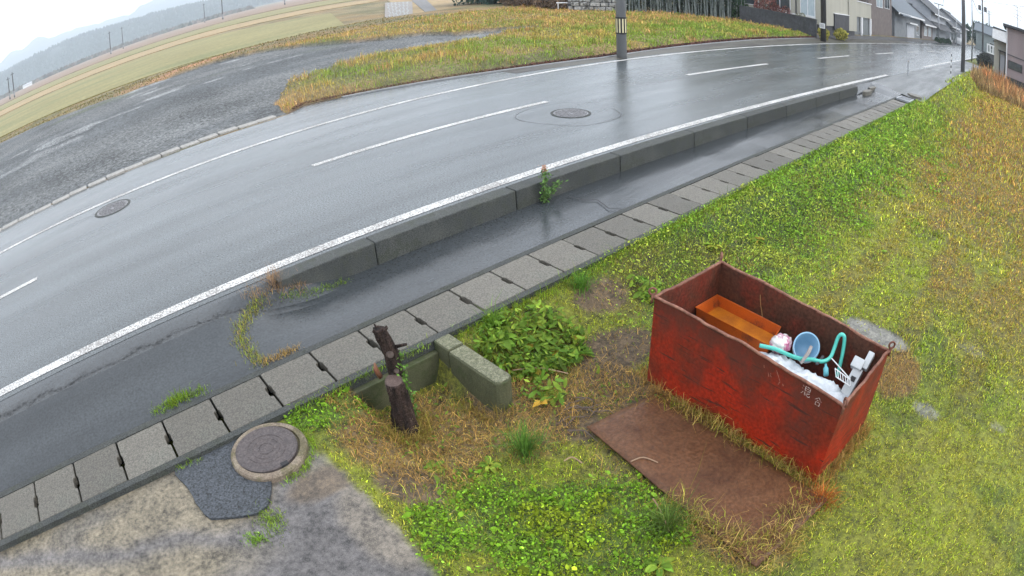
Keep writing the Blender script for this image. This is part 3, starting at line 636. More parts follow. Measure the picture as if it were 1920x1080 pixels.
def noisy_tube(b, path, rad, n=22, amp=.15, seg=18, fs=9):
    P = [Vector(p) for p in path]; m = len(P); base = len(b.v); R = rad
    rows = seg * (m - 1) + 1
    for i in range(rows):
        t = i / seg; k = min(int(t), m - 2); f = t - k; p = P[k].lerp(P[k + 1], f); r = R[k] * (1 - f) + R[k + 1] * f
        for j in range(n):
            a = 2 * math.pi * j / n; d = Vector((math.cos(a), math.sin(a), 0))
            q = p + d * r; nn = mnoise.noise(Vector((d.x * 3.2, d.y * 3.2, q.z * 1.6))) + .6 * mnoise.noise(Vector((d.x * 9, d.y * 9, q.z * 5))) + .25 * mnoise.noise(q * 60)
            b.v.append(tuple(p + d * r * (1 + amp * nn)))
    for i in range(rows - 1):
        for j in range(n):
            j2 = (j + 1) % n; b.f.append((base + i * n + j, base + i * n + j2, base + (i + 1) * n + j2, base + (i + 1) * n + j))
    b.f.append(tuple(base + (rows - 1) * n + j for j in range(n)))
SX, SY = 1.74, 3.46
e = empty('tree_stump', (SX, SY, -.6), 'dead dark tree stump with a sawn low limb and a jagged upper stem', 'tree stump')
b = MB(); noisy_tube(b, [(SX, SY, -.68), (SX, SY, -.5), (SX + .0, SY, -.3), (SX - .01, SY + .01, -.1)], [.15, .095, .075, .066], amp=.5)
b.build('lower_trunk', M_bark, e, (SX, SY, -.6), smooth=True)
b = MB(); OX, OY = .05, -.045; U = [(SX + .03, SY + .10, -.35), (SX + .03 + OX / 2, SY + .10 + OY / 2, -.1), (SX + OX, SY + .12 + OY, .1), (SX - .03 + OX, SY + .14 + OY, .24), (SX - .05 + OX, SY + .15 + OY, .33)]
noisy_tube(b, U, [.055, .058, .055, .052, .045], amp=.32, n=18)
for k in range(7):
    a = k * .9; p = Vector((SX - .045 + OX + .03 * math.cos(a), SY + .145 + OY + .03 * math.sin(a), .24 + .1 * random.random()))
    b.tube([p, p + Vector((.03 * math.cos(a), .03 * math.sin(a), .02 + .05 * random.random()))], [.015, .006], 6)
b.tube([(SX + .07, SY + .04, .17), (SX + .14, SY - .02, .19)], [.015, .01], 6)
b.build('upper_stem', M_bark, e, (SX, SY, -.6), smooth=True)
b = MB(); b.lathe([(.001, .012), (.05, .010), (.06, .006), (.07, -.012), (.072, -.05)], (SX - .01, SY + .01, -.085), 20, axis=(-.25, -.35, 1)); b.build('sawn_face', M_cutwood, e, (SX, SY, -.6))
M_scar = mat('scar_wood', (.05, .036, .03), (.085, .06, .05), 30, .8)
for q, rr in (((SX + .012, SY + .025, .135), .028), ((SX + .035, SY + .015, -.02), .02)):
    b = MB(); b.lathe([(.001, .012), (rr * .8, .012), (rr, .002), (rr, -.03)], q, 16, axis=(-.25, -1, .35)); b.build('branch_scar', M_scar, e, (SX, SY, -.6))
b = MB(); b.tube([(SX - .05, SY + .14, -.1), (SX - .085, SY + .12, .0), (SX - .08, SY + .13, .05)], [.022, .02, .006], 8)
b.build('torn_strip', mat('red_inner_wood', (.16, .06, .03), (.22, .12, .07), 12, .7, None, .5, 50), e, (SX, SY, -.6), smooth=True)

# ------------------------------------------------------------------ rusty steel box and its contents
BC = Vector((3.35, .68, -.48)); AU = Vector((.074, .997, 0)); BV = Vector((.997, -.074, 0)); LEN, WID = 1.775, .90
def bp(u, v, z): return BC + AU * u + BV * v + Vector((0, 0, z + .48))
def ztop(u, v): return .258 + .065 * u / LEN + .022 * math.sin(math.pi * min(1, max(0, u / LEN))) * (1 - v / .9) + .005 * math.sin(u * 9 + v * 3)
box_at = tuple(bp(LEN / 2, WID / 2, -.48))
box = empty('steel_box', box_at, 'big open rusty red steel box full of junk standing on the lawn', 'steel box')
def panel(name, A, B, m, off=0.0, nrm=None, fl=False, zb=-.48):
    b = MB(); P = []; nu, nz = 26, 12
    for i in range(nu):
        t = i / (nu - 1); u = A[0] + (B[0] - A[0]) * t; v = A[1] + (B[1] - A[1]) * t
        for j in range(nz):
            s = j / (nz - 1); z = zb + (ztop(u, v) - zb) * s
            d = math.sin(math.pi * t) * math.sin(math.pi * min(1, s * 1.1)) * .012 + .008 * mnoise.noise(Vector((u * 4 + v * 5, z * 5, 3)))
            d *= 1 if 0 < i < nu - 1 else 0
            edge = .012 * mnoise.noise(Vector((u * 7, v * 7, 1))) * s ** 3
            p = bp(u + nrm[0] * (off + d + edge), v + nrm[1] * (off + d + edge), z); P.append(tuple(p))
    b.grid(P, nu, nz, flip=fl); return b.build(name, m, box, box_at, smooth=True)
T = .006
panel('front_wall', (0, 0), (LEN, 0), M_rust_out, 0, (0, -1)); panel('right_wall', (0, 0), (0, WID), M_rust_out, 0, (-1, 0)); panel('back_wall', (0, WID), (LEN, WID), M_rust_out, 0, (0, 1)); panel('left_wall', (LEN, 0), (LEN, WID), M_rust_out, 0, (1, 0))
panel('inner_lining', (T, T), (LEN - T, T), M_rust_in, -T, (0, -1)); panel('inner_lining', (T, T), (T, WID - T), M_rust_in, -T, (-1, 0)); panel('inner_lining', (T, WID - T), (LEN - T, WID - T), M_rust_in, -T, (0, 1)); panel('inner_lining', (LEN - T, T), (LEN - T, WID - T), M_rust_in, -T, (1, 0))
b = MB(); b.poly([bp(.01, .01, -.46), bp(LEN - .01, .01, -.46), bp(LEN - .01, WID - .01, -.46), bp(.01, WID - .01, -.46)]); b.build('floor', M_rust_in, box, box_at)
def rim(A, B, nr):
    b = MB(); P = []; n = 60
    for i in range(n):
        t = i / (n - 1); u = A[0] + (B[0] - A[0]) * t; v = A[1] + (B[1] - A[1]) * t; z = ztop(u, v)
        e2 = .012 * mnoise.noise(Vector((u * 7, v * 7, 1))); wv = .010 * mnoise.noise(Vector((u * 13, v * 13, 7)))
        for o, dz in ((.004, -.012), (.010 + wv * .6, -.008), (.012 + wv * .6, .003), (-.010 + wv * .6, .006), (-.014 + wv * .6, -.002), (-.012, -.010)):
            P.append(tuple(bp(u + nr[0] * (o + e2), v + nr[1] * (o + e2), z + dz)))
    b.grid(P, n, 6); return b.build('rim', M_rust_rim, box, box_at, smooth=True)
rim((0, 0), (LEN, 0), (0, -1)); rim((0, WID), (LEN, WID), (0, 1)); rim((0, 0), (0, WID), (-1, 0)); rim((LEN, 0), (LEN, WID), (1, 0))
for u, v, su, sv in ((0, 0, -1, -1), (LEN, 0, 1, -1), (0, WID, -1, 1), (LEN, WID, 1, 1)):     # lifting rings at the corners
    c = bp(u + su * .012, v + sv * .012, ztop(u, v) + .045); d1 = (AU * su + BV * sv).normalized(); b = MB()
    b.tube([c + d1 * .028 * math.cos(a) + Vector((0, 0, .028 * math.sin(a))) for a in np.linspace(0, 2 * math.pi, 17)], .009, 7, caps=False)
    b.tube([c - Vector((0, 0, .028)), c - Vector((0, 0, .10))], .011, 7)
    b.build('lifting_ring', M_rust_rim if v else M_rust_rim, box, box_at, smooth=True)
# hand-painted writing on the front face: worn two-character word
def stroke(b, pts, u0, z0, s, wd):
    for (x0, y0), (x1, y1) in zip(pts[:-1], pts[1:]):
        p0 = (u0 - x0 * s, z0 + y0 * s); p1 = (u0 - x1 * s, z0 + y1 * s); d = Vector((p1[0] - p0[0], p1[1] - p0[1])); n = Vector((-d.y, d.x)).normalized() * wd / 2
        q = [(p0[0] - n.x, p0[1] - n.y), (p1[0] - n.x, p1[1] - n.y), (p1[0] + n.x, p1[1] + n.y), (p0[0] + n.x, p0[1] + n.y)]
        b.poly([tuple(bp(a, -.028 - .002, z)) for a, z in q])
b = MB(); S = .082
for pts in ([(.05, .95), (.17, .82)], [(.0, .68), (.12, .58)], [(.02, .12), (.12, .22), (.2, .38)],
            [(.35, .95), (.35, .55), (.85, .58)], [(.35, .95), (.85, .95), (.86, .58)], [(.36, .75), (.82, .76)],
            [(.38, .48), (.38, .08), (.52, .16)], [(.36, .28), (.54, .32)], [(.62, .48), (.62, .12), (.7, .06), (.92, .08), (.94, .2)], [(.9, .44), (.64, .27)]):
    stroke(b, pts, .345, .195, S, .0052)
M_wr = mat('faded_white_paint', (.48, .42, .40), (.22, .09, .07), 50, .6, contrast=(.42, .6)); b.build('painted_character', M_wr, box, box_at); b = MB()
for pts in ([(.5, 1.0), (.05, .6)], [(.5, 1.0), (.95, .58)], [(.32, .62), (.68, .62)], [(.25, .42), (.25, .02)], [(.25, .42), (.78, .42), (.76, .02)], [(.25, .04), (.76, .04)]):
    stroke(b, pts, .225, .175, .066, .0048)
b.build('painted_character', M_wr, box, box_at)
M_ww = mat('almost_worn_paint', (.36, .16, .10), (.15, .04, .03), 90, .6, contrast=(.4, .6))
for pts in ([(0, .5), (.1, .2)], [(.2, .55), (.24, .3), (.34, .3)], [(.62, 1), (.9, .6), (1.1, .3), (1.0, .0)], [(1.35, .25), (1.45, .1)], [(-.5, .9), (-.42, .7)]):
    b = MB(); stroke(b, pts, .64, .17, .10, .006); b.build('worn_brush_mark', M_ww, box, box_at)

# junk in the box : every item its own thing
b = MB(); P = []; nu_, nv_ = 60, 34
for i in range(nu_):
    for j in range(nv_):
        u = .03 + (1.22 - .06) * i / (nu_ - 1); v = .025 + .84 * j / (nv_ - 1)
        z = .15 - .30 * v - .24 * float(sm(.48, .75, v)) - .16 * float(sm(.85, 1.2, u)) + .05 * mnoise.noise(Vector((u * 7, v * 7, 2))) + .028 * abs(mnoise.noise(Vector((u * 14, v * 20, 5)))) + .02 * mnoise.noise(Vector((u * 40, v * 40, 5)))
        P.append(tuple(bp(u, v, z)))
b.grid(P, nu_, nv_); o = b.build('plastic_sheet', mat('crumpled_white', (.36, .40, .44), (.55, .58, .61), 11, .4, .5, .8, 25, c3=(.28, .30, .32), c3scale=9, c3r=(.58, .68)), at=tuple(bp(.6, .4, -.1)), smooth=True)
tag(o, 'crumpled white plastic sheeting heaped against the front wall inside the red box', 'plastic sheet')
# supporting junk below tray
b = MB(); b.hexa([bp(.85, .1, -.45), bp(1.74, .1, -.45), bp(1.74, .86, -.45), bp(.85, .86, -.45)], [bp(.9, .12, -.14), bp(1.7, .12, -.16), bp(1.7, .86, -.14), bp(.9, .86, -.13)])
tag(b.build('wooden_crate', rust('dark_wood', (.06, .03, .02), (.09, .045, .03), (.045, .02, .015)), at=tuple(bp(1.3, .5, -.45)), bevel=.02), 'dark brown crate under the orange tray inside the red box', 'crate')
tq = [(3.965, 1.60), (4.285, 1.66), (4.345, 2.36), (4.03, 2.385)]
TR = [Vector((x, y, 0)) for x, y in tq]; tcn = sum(TR, Vector()) / 4; tr = empty('tray', (tcn.x, tcn.y, -.12), 'long shallow orange tray lying in the rear left of the red box', 'tray')
def ring(sc, z): return [tcn + (p - tcn) * sc + Vector((0, 0, z)) for p in TR]
b = MB(); rings = [ring(.97, -.10), ring(1.0, .012), ring(1.025, .014), ring(1.025, .006), ring(.985, .006), ring(.95, -.088)]
for r_ in rings: b.v += [tuple(p) for p in r_]
for i in range(len(rings) - 1):
    for k in range(4): k2 = (k + 1) % 4; b.f.append((i * 4 + k, i * 4 + k2, (i + 1) * 4 + k2, (i + 1) * 4 + k))
b.f.append((0, 1, 2, 3)); b.f.append((20, 21, 22, 23)[::-1]); b.build('shell', M_tray, tr, (tcn.x, tcn.y, -.12))
b = MB(); rr_ = ring(.91, -.0865)
b.poly(rr_); b.build('rusty_bottom', mat('tray_bottom', (.56, .19, .012), (.38, .11, .01), 7, .3, .5, speck=.2), tr, (tcn.x, tcn.y, -.12))
# blue bucket tipped towards the camera
bc = Vector((4.16, 1.345, .0)); ax = Vector((-.62, -.34, .62)).normalized()
bk = empty('bucket', tuple(bc), 'small pale blue bucket tipped on its side with its handle hanging, in the red box', 'bucket')
b = MB(); b.lathe([(.001, -.15), (.085, -.15), (.088, -.145), (.112, .05), (.120, .052), (.120, .062), (.108, .062), (.106, .045), (.08, -.138), (.001, -.138)], bc + ax * .03, 40, axis=ax)
b.build('shell', mat('blue_plastic', (.23, .42, .58), (.28, .47, .62), 10, .35), bk, tuple(bc), smooth=True)
q = Vector(ax).to_track_quat('Z', 'Y').to_matrix(); side = q @ Vector((0, 1, 0)); hz = Vector((-.35, -.15, -.6)).normalized()
side = (side - ax * side.dot(ax)).normalized(); sd2 = Vector((0, 0, 1)).cross(ax).normalized()
b = MB(); oc = bc + ax * .085
b.tube([oc + sd2 * .118 * math.cos(a) + (hz - sd2 * hz.dot(sd2)).normalized() * .125 * math.sin(a) for a in np.linspace(0, math.pi, 20)], .0045, 6); b.build('handle', M_wplastic, bk, tuple(bc), smooth=True)
# hose
M_hose = mat('green_hose', (.06, .42, .34), (.09, .50, .42), 10, .35)
b = MB(); pts = [(3.80, 1.62, .09), (3.86, 1.50, .08), (3.88, 1.38, .07), (3.90, 1.28, .07), (3.97, 1.20, .06), (4.02, 1.12, .05), (4.10, 1.08, .06), (4.16, 1.08, .12), (4.19, 1.08, .20), (4.20, 1.06, .235), (4.21, 1.03, .22), (4.20, 1.01, .14), (4.16, .99, .04), (4.10, .97, -.08)]
def smoothp(p, k=6):
    p = [Vector(a) for a in p]; r = []
    for i in range(len(p) - 1):
        p0, p1, p2, p3 = p[max(i - 1, 0)], p[i], p[i + 1], p[min(i + 2, len(p) - 1)]
        for j in range(k):
            t = j / k; r.append(.5 * ((2 * p1) + (-p0 + p2) * t + (2 * p0 - 5 * p1 + 4 * p2 - p3) * t * t + (-p0 + 3 * p1 - 3 * p2 + p3) * t ** 3))
    return r + [p[-1]]
b.tube(smoothp(pts), .0165, 10); tag(b.build('garden_hose', M_hose, at=(4.0, 1.2, .05), smooth=True), 'looped sea-green garden hose rising out of the junk in the red box', 'hose')
# pink and white bag
def lump(name, c, r, m, label, cat, seed, squash=(1, 1, 1), amp=.35, fs=3.0):
    b = MB(); n = 28; P = []
    for i in range(n):
        th = math.pi * i / (n - 1)
        for j in range(n):
            ph = 2 * math.pi * j / (n - 1); d = Vector((math.sin(th) * math.cos(ph), math.sin(th) * math.sin(ph), math.cos(th)))
            k = 1 + amp * (abs(mnoise.noise(d * fs + Vector((seed, 0, 0)))) * 1.6 - .4 + .4 * mnoise.noise(d * fs * 3))
            P.append((c[0] + d.x * r * squash[0] * k, c[1] + d.y * r * squash[1] * k, c[2] + d.z * r * squash[2] * k))
    b.grid(P, n, n); return tag(b.build(name, m, at=c, smooth=True), label, cat)
lump('plastic_bag', (4.0, 1.515, .05), .095, mat('pink_bag', (.60, .58, .57), (.36, .09, .19), 7, .3, c3=(.5, .47, .46), c3scale=12, contrast=(.47, .52)), 'crumpled pink and white plastic bag between orange tray and blue bucket', 'plastic bag', 4, (1.15, .95, .75), .2, 2.2)
# fittings: grey plastic socket boxes, white wire rack, small spray bottle, paper roll
ft = empty('plastic_fitting', (4.0, .79, -.02), 'stack of pale grey square plastic fittings leaning in the right corner of the red box', 'fitting')
def obox(b, c, ex, ey, ez, R_): 
    c = Vector(c); b.hexa([c + R_ @ Vector((sx * ex, sy * ey, -ez)) for sx, sy in ((-1, -1), (1, -1), (1, 1), (-1, 1))], [c + R_ @ Vector((sx * ex, sy * ey, ez)) for sx, sy in ((-1, -1), (1, -1), (1, 1), (-1, 1))])
R1 = (Matrix.Rotation(math.radians(-4), 3, 'Z') @ Matrix.Rotation(math.radians(-38), 3, 'Y'))
M_fit = mat('grey_plastic', (.40, .43, .44), (.50, .52, .53), 8, .4)
b = MB(); obox(b, (3.98, .80, .02), .12, .045, .03, R1); b.build('lower_body', M_fit, ft, (4.0, .79, -.02), bevel=.006)
b = MB(); obox(b, (4.08, .815, .13), .045, .052, .034, R1); b.build('upper_body', M_fit, ft, (4.0, .79, -.02), bevel=.006)
b = MB(); obox(b, (4.13, .745, .16), .075, .028, .03, R1); b.build('side_arm', M_fit, ft, (4.0, .79, -.02), bevel=.006)
b = MB(); obox(b, R1 @ Vector((.02, 0, .0325)) + Vector((3.98, .80, .02)), .02, .022, .004, R1); b.build('socket_hole', M_black, ft, (4.0, .79, -.02))
b = MB(); b.tube([(3.85, .70, .045), (3.93, .69, .06)], .022, 12); tag(b.build('pipe_offcut', M_wplastic, at=(3.9, .7, .03), bevel=.004), 'short white plastic tube by the grey fittings in the red box', 'plastic tube')
rk = MB()
for k in range(7):
    t = k / 6; rk.tube([(3.98 - .05 * t, .98 - .17 * t, .07), (3.90 - .03 * t, .93 - .15 * t, .06)], .003, 5)
rk.tube([(3.98, .98, .07), (3.93, .81, .07)], .005, 6); rk.tube([(3.90, .93, .06), (3.87, .78, .06)], .005, 6); rk.tube([(4.08, 1.06, .075), (3.93, .81, .075)], .005, 6)
tag(rk.build('wire_rack', M_white, at=(3.93, .88, .06)), 'little white wire rack lying on the white sheeting in the red box', 'wire rack')
b = MB(); b.lathe([(.001, 0), (.022, 0), (.022, .06), (.01, .08), (.01, .1), (.001, .1)], (3.90, 1.02, .035), 16, axis=(.8, .5, .35)); tag(b.build('bottle', mat('teal_plastic', (.10, .36, .42), None, rough=.3), at=(3.9, 1.0, .04), smooth=True), 'tiny teal bottle lying on the white sheeting between hose and wire rack', 'bottle')
b = MB(); b.tube([(3.86, 1.25, .06), (3.93, 1.23, .13), (3.97, 1.23, .17)], [.012, .018, .014], 8); tag(b.build('paper_scrap', mat('grey_rag', (.34, .31, .29), (.22, .19, .18), 20, .8), at=(3.9, 1.24, .08)), 'twisted grey rag standing in front of the blue bucket', 'rag')
b = MB(); b.box(3.955, 4.10, 1.13, 1.155, .04, .055); tag(b.build('wood_offcut', M_blockw, at=(4.0, 1.14, .05), bevel=.004), 'short dark stick lying on the sheeting behind the green hose', 'stick')
b = MB(); b.tube(smoothp([(4.315, 1.92, .2), (4.31, 1.90, .12), (4.315, 1.88, .06), (4.3, 1.85, -.01)]), .003, 5); tag(b.build('dry_stem', mat('straw_stem', (.35, .2, .07), None, rough=.7), at=(4.31, 1.9, .1)), 'thin bent straw stem hanging on the inner back wall of the box', 'plant stem')

# rusty plate on the ground
b = MB(); P = []; q = [(2.69, 2.40), (3.40, 2.27), (3.24, .50), (2.41, .62)]
for i in range(30):
    for j in range(12):
        s, t = i / 29, j / 11; a = Vector(q[0]).lerp(Vector(q[3]), s); c = Vector(q[1]).lerp(Vector(q[2]), s); p = a.lerp(c, t)
        P.append((p.x, p.y, -.455 + .012 * mnoise.noise(Vector((p.x * 2, p.y * 2, 0)))))
b.grid(P, 30, 12); o = b.build('steel_plate', M_rust_plate, at=(2.85, 1.5, -.46), smooth=True); so_ = o.modifiers.new('s', 'SOLIDIFY'); so_.thickness = .01
tag(o, 'flat rusty brown steel plate lying in the grass in front of the red box', 'steel plate')

# ------------------------------------------------------------------ vegetation scatter
def make_blades(name, x, y, z, h, wd, lean, colr, segs=2, az=None):
    n = len(x); az = rng.random(n) * 2 * np.pi if az is None else az
    dx, dy = np.cos(az), np.sin(az); sx, sy = -dy, dx
    a2 = az + rng.normal(0, .6, n)
    tipx = x + np.cos(a2) * h * np.sin(lean); tipy = y + np.sin(a2) * h * np.sin(lean); tipz = z + h * np.cos(lean)
    mxx = x + np.cos(az) * h * .5 * np.sin(lean * .6); my = y + np.sin(az) * h * .5 * np.sin(lean * .6); mz = z + h * .55 * np.cos(lean * .6)
    w2 = wd / 2
    V = np.stack([np.c_[x - sx * w2, y - sy * w2, z], np.c_[x + sx * w2, y + sy * w2, z], np.c_[mxx + sx * w2 * .9, my + sy * w2 * .9, mz], np.c_[mxx - sx * w2 * .9, my - sy * w2 * .9, mz], np.c_[tipx, tipy, tipz]], 1)
    base = (np.arange(n) * 5)[:, None]
    F3 = np.concatenate([base + [0, 1, 2], base + [0, 2, 3], base + [3, 2, 4]], 0)
    cv_ = np.repeat(colr[:, None, :], 5, 1)
    return V.reshape(-1, 3), F3, cv_.reshape(-1, 3)
def leaves(x, y, z, r, tilt, colr, rat=.6):
    n = len(x); az = rng.random(n) * 2 * np.pi; t = rng.normal(0, tilt, n); t2 = rng.normal(0, tilt, n)
    d = np.c_[np.cos(az) * np.cos(t), np.sin(az) * np.cos(t), np.sin(t)]; s = np.c_[-np.sin(az) * np.cos(t2), np.cos(az) * np.cos(t2), np.sin(t2)]
    c = np.c_[x, y, z]; r_ = r[:, None]
    V = np.stack([c - d * r_, c - d * r_ * .35 + s * r_ * rat, c + d * r_ * .45 + s * r_ * rat * .8, c + d * r_, c + d * r_ * .45 - s * r_ * rat * .8, c - d * r_ * .35 - s * r_ * rat], 1)
    base = (np.arange(n) * 6)[:, None]
    F3 = np.concatenate([base + [0, 1, 5], base + [1, 2, 4], base + [1, 4, 5], base + [2, 3, 4]], 0)
    return V.reshape(-1, 3), F3, np.repeat(colr[:, None, :], 6, 1).reshape(-1, 3)
def join(parts):
    V, F_, Cc = [], [], []; k = 0
    for v, f, c in parts: V.append(v); F_.append(f + k); Cc.append(c); k += len(v)
    return np.concatenate(V), np.concatenate(F_), np.concatenate(Cc)
def inbox(x, y, pad=.02):
    dx = x - BC.x; dy = y - BC.y; u = dx * AU.x + dy * AU.y; v = dx * BV.x + dy * BV.y
    return (u > -pad) & (u < LEN + pad) & (v > -pad) & (v < WID + pad)
PLATE = [(2.71, 2.38), (3.22, 2.24), (3.34, 1.7), (3.2, .75), (2.85, .60), (2.50, .95)]
def clear(x, y):
    return inbox(x, y) | inpoly(x, y, PLATE) | ((x > 2.35) & (x < 2.55) & (y > 3.0) & (y < 3.9)) | (np.hypot(x - SX, y - SY) < .12) | (np.hypot(x - MX, y - MY) < .33)
def sample(x0, x1, y0, y1, n):
    return rng.uniform(x0, x1, n), rng.uniform(y0, y1, n)
parts = []
for (x0, x1, y0, y1, dens, h0, w0) in ((1.0, 5.5, -1.8, 3.88, 5600, .026, .0048), (5.5, 9, -2.5, 3.88, 3000, .035, .008), (9, 16, -3, 3.6, 1000, .055, .014), (16, 30, -4, 3.7, 330, .11, .022), (30, 46, -4, 3.9, 150, .16, .04)):
    n = int((x1 - x0) * (y1 - y0) * dens); x, y = sample(x0, x1, y0, y1, n); z = zones(x, y)
    bare = np.maximum.reduce([z['soil'] * .93, z['straw'] * .42, z['pad'] * .995, z['wetpad'] * .97, z['clover'] * .7]); thin = np.maximum(sm(.5, .75, fbm(x, y, .35, 90)) * .5, sm(.45, .7, fbm(x, y, .09, 91)) * .85)
    keep = (rng.random(n) > np.maximum(bare, thin)) & ~clear(x, y); x, y = x[keep], y[keep]; z = {k: v[keep][:, None] for k, v in z.items()}; n = len(x)
    c = lerp(LAWN1, LAWN2, sm(.3, .7, fbm(x, y, .4, 51) + rng.normal(0, .18, n))[:, None]) * np.ones((n, 3))
    c = lerp(c, GREEN, np.clip(z['green'] * .75 + rng.normal(0, .25, (n, 1)), 0, 1)); c = lerp(c, ORANGE * .62, np.clip(z['brown'] * (rng.random((n, 1)) < .75) + rng.normal(0, .1, (n, 1)), 0, 1))
    c = lerp(c, STRAW, z['straw'] * .6)
    c = c * np.exp(rng.normal(0, .5, (n, 1))) * 1.5; c = np.where(rng.random((n, 1)) < .06, C(.36, .30, .14), c)
    bank = z['green'][:, 0] * sm(3.5, 5, x)
    h = h0 * (1 + .35 * bank) * np.exp(rng.normal(0, .35, n)); lean = np.clip(rng.normal(.95 - .15 * bank, .35, n), 0, 1.5)
    parts.append(make_blades('', x, y, height(x, y) - .003, h, w0 * np.exp(rng.normal(0, .2, n)), lean, c))
V, F_, Cc = join(parts); tag(mesh_np('lawn_grass', V, F_, M_blade, Cc, at=(0, 0, 0)), 'short mossy yellow-green grass with brown patches covering the yard', 'grass', kind='stuff')
# straw litter
x, y = sample(1.05, 5.6, .1, 3.88, 52000); z = zones(x, y); keep = (rng.random(len(x)) < np.maximum(z['straw'] * .8, z['soil'] * .12)) & ~clear(x, y); x, y = x[keep], y[keep]; n = len(x)
c = STRAW * np.exp(rng.normal(0.05, .5, (n, 1))) * np.array([1, .9, .8]) + rng.random((n, 1)) * C(.05, .03, 0)
P1 = make_blades('', x, y, height(x, y) + rng.random(n) * .02, .07 * np.exp(rng.normal(0, .4, n)), np.full(n, .0035), np.clip(rng.normal(1.35, .2, n), .6, 1.57), c)
xe = np.r_[rng.normal(2.5, .07, 500), rng.normal(3.36, .05, 700), rng.normal(2.8, .25, 500)]; ye = np.r_[rng.uniform(.7, 1.5, 500), rng.uniform(.6, 2.1, 700), rng.normal(.62, .1, 500)]; ne = 1700
PX = make_blades('', xe, ye, height(xe, ye) + .02, .10 * np.exp(rng.normal(0, .4, ne)), np.full(ne, .0045), np.clip(rng.normal(.95, .35, ne), 0, 1.5), lerp(STRAW * 1.3, LAWN1, rng.random((ne, 1)) ** 2) * np.exp(rng.normal(0, .45, (ne, 1))))
# straw round the foot of the box and over plate edges
t = rng.random(2600); side = rng.integers(0, 4, 2600)
bu = np.where(side == 0, t * LEN, np.where(side == 1, t * LEN, np.where(side == 2, 0, LEN))); bv = np.where(side == 0, 0, np.where(side == 1, WID, t * WID)) ; off = np.abs(rng.normal(0, .05, 2600)) + .015
bu = bu + np.where(side == 2, -off, np.where(side == 3, off, 0)); bv = bv + np.where(side == 0, -off, np.where(side == 1, off, 0))
x = BC.x + AU.x * bu + BV.x * bv; y = BC.y + AU.y * bu + BV.y * bv; n = len(x)
c = lerp(STRAW * 1.1, ORANGE, rng.random((n, 1)))* np.exp(rng.normal(0, .4, (n, 1)))
P2 = make_blades('', x, y, height(x, y), .09 * np.exp(rng.normal(0, .4, n)), np.full(n, .004), np.clip(rng.normal(.8, .4, n), 0, 1.5), c)
V, F_, Cc = join([P1, P2, PX]); tag(mesh_np('straw_litter', V, F_, M_blade, Cc), 'matted brown straw and dead stalks round the stump, plate and box', 'straw', kind='stuff')
# small round-leaved ground cover
x, y = sample(.9, 3.2, .8, 4.0, 60000); z = zones(x, y); keep = (rng.random(len(x)) < z['clover'] ** .7 * np.clip(sm(.28, .6, fbm(x, y, .22, 95)) + .15, 0, 1)) & ~clear(x, y); x, y = x[keep], y[keep]; n = len(x)
c = lerp(lerp(BRIGHT, GREEN, rng.random((n, 1)) ** 2), LAWN1 * 1.1, sm(.55, .7, fbm(x, y, .3, 96))[:, None]) * np.exp(rng.normal(0, .42, (n, 1)))
P1 = leaves(x, y, height(x, y) + .004 + rng.random(n) * .045, .0075 * np.exp(rng.normal(0, .5, n)), .6, c, .65)
xx, yy = sample(.95, 3.3, .8, 4.1, 16000); kk = (rng.random(16000) < blob(xx, yy, 1.8, 1.95, .95, 1.1, .4, 1) * .5) & ~clear(xx, yy) & (zones(xx, yy)['pad'] < .5); xx, yy = xx[kk], yy[kk]
P2 = make_blades('', xx, yy, height(xx, yy), .055 * np.exp(rng.normal(0, .4, len(xx))), np.full(len(xx), .0035), np.clip(rng.normal(.8, .4, len(xx)), 0, 1.5), lerp(GREEN, LAWN2 * 1.2, rng.random((len(xx), 1))) * np.exp(rng.normal(0, .4, (len(xx), 1))))
V, F_, Cc = join([P1, P2]); tag(mesh_np('clover_patch', V, F_, M_blade, Cc), 'bright green small-leaved ground cover at the edge of the driveway', 'ground cover', kind='stuff')
# leafy creeping cover on the bank
x, y = sample(3.6, 22, 1.4, 3.9, 90000); z = zones(x, y); keep = (rng.random(len(x)) < z['green'] * .95 * (1 - sm(.3, .6, fbm(x, y, .5, 97)) * .5) * np.clip(7 / x, .15, 1)) & ~clear(x, y); x, y = x[keep], y[keep]; n = len(x)
c = lerp(lerp(GREEN * 1.35, BRIGHT * 1.1, rng.random((n, 1))), C(.42, .42, .06), (sm(.52, .7, fbm(x, y, .6, 98) + rng.normal(0, .08, n)) * .6)[:, None]) * np.exp(rng.normal(0, .35, (n, 1)))
V, F_, Cc = leaves(x, y, height(x, y) + .02 + rng.random(n) * .05, .013 * np.exp(rng.normal(0, .3, n)) * np.clip(x / 6, 1, 2.2), .5, c, .45); tag(mesh_np('bank_weeds', V, F_, M_blade, Cc), 'low leafy green weeds covering the bank below the gutter covers', 'weeds', kind='stuff')
# grass in joints and along edges
EP = []
def edge_grass(pts, n, wd, h, cols, zf, lw=.004):
    pts = np.array(pts, float); seg = np.hypot(*np.diff(pts, axis=0).T); cum = np.r_[0, np.cumsum(seg)]; t = rng.random(n) * cum[-1]
    x = np.interp(t, cum, pts[:, 0]) + rng.normal(0, wd, n); y = np.interp(t, cum, pts[:, 1]) + rng.normal(0, wd, n)
    c = lerp(np.array(cols[0]), np.array(cols[1]), rng.random((n, 1)) ** 1.5) * np.exp(rng.normal(0, .35, (n, 1))); z = np.array([zf(a, b_) for a, b_ in zip(x, y)])
    EP.append(make_blades('', x, y, z, h * np.exp(rng.normal(0, .35, n)), np.full(n, lw), np.clip(rng.normal(.8, .4, n), 0, 1.5), c))
fz = lambda a, b_: foot_z(a, min(b_, 5.5)) if b_ > 4.5 else -.215
G1 = (LAWN1 * 1.3, STRAW * 1.2); G2 = (BRIGHT * .8, LAWN1)
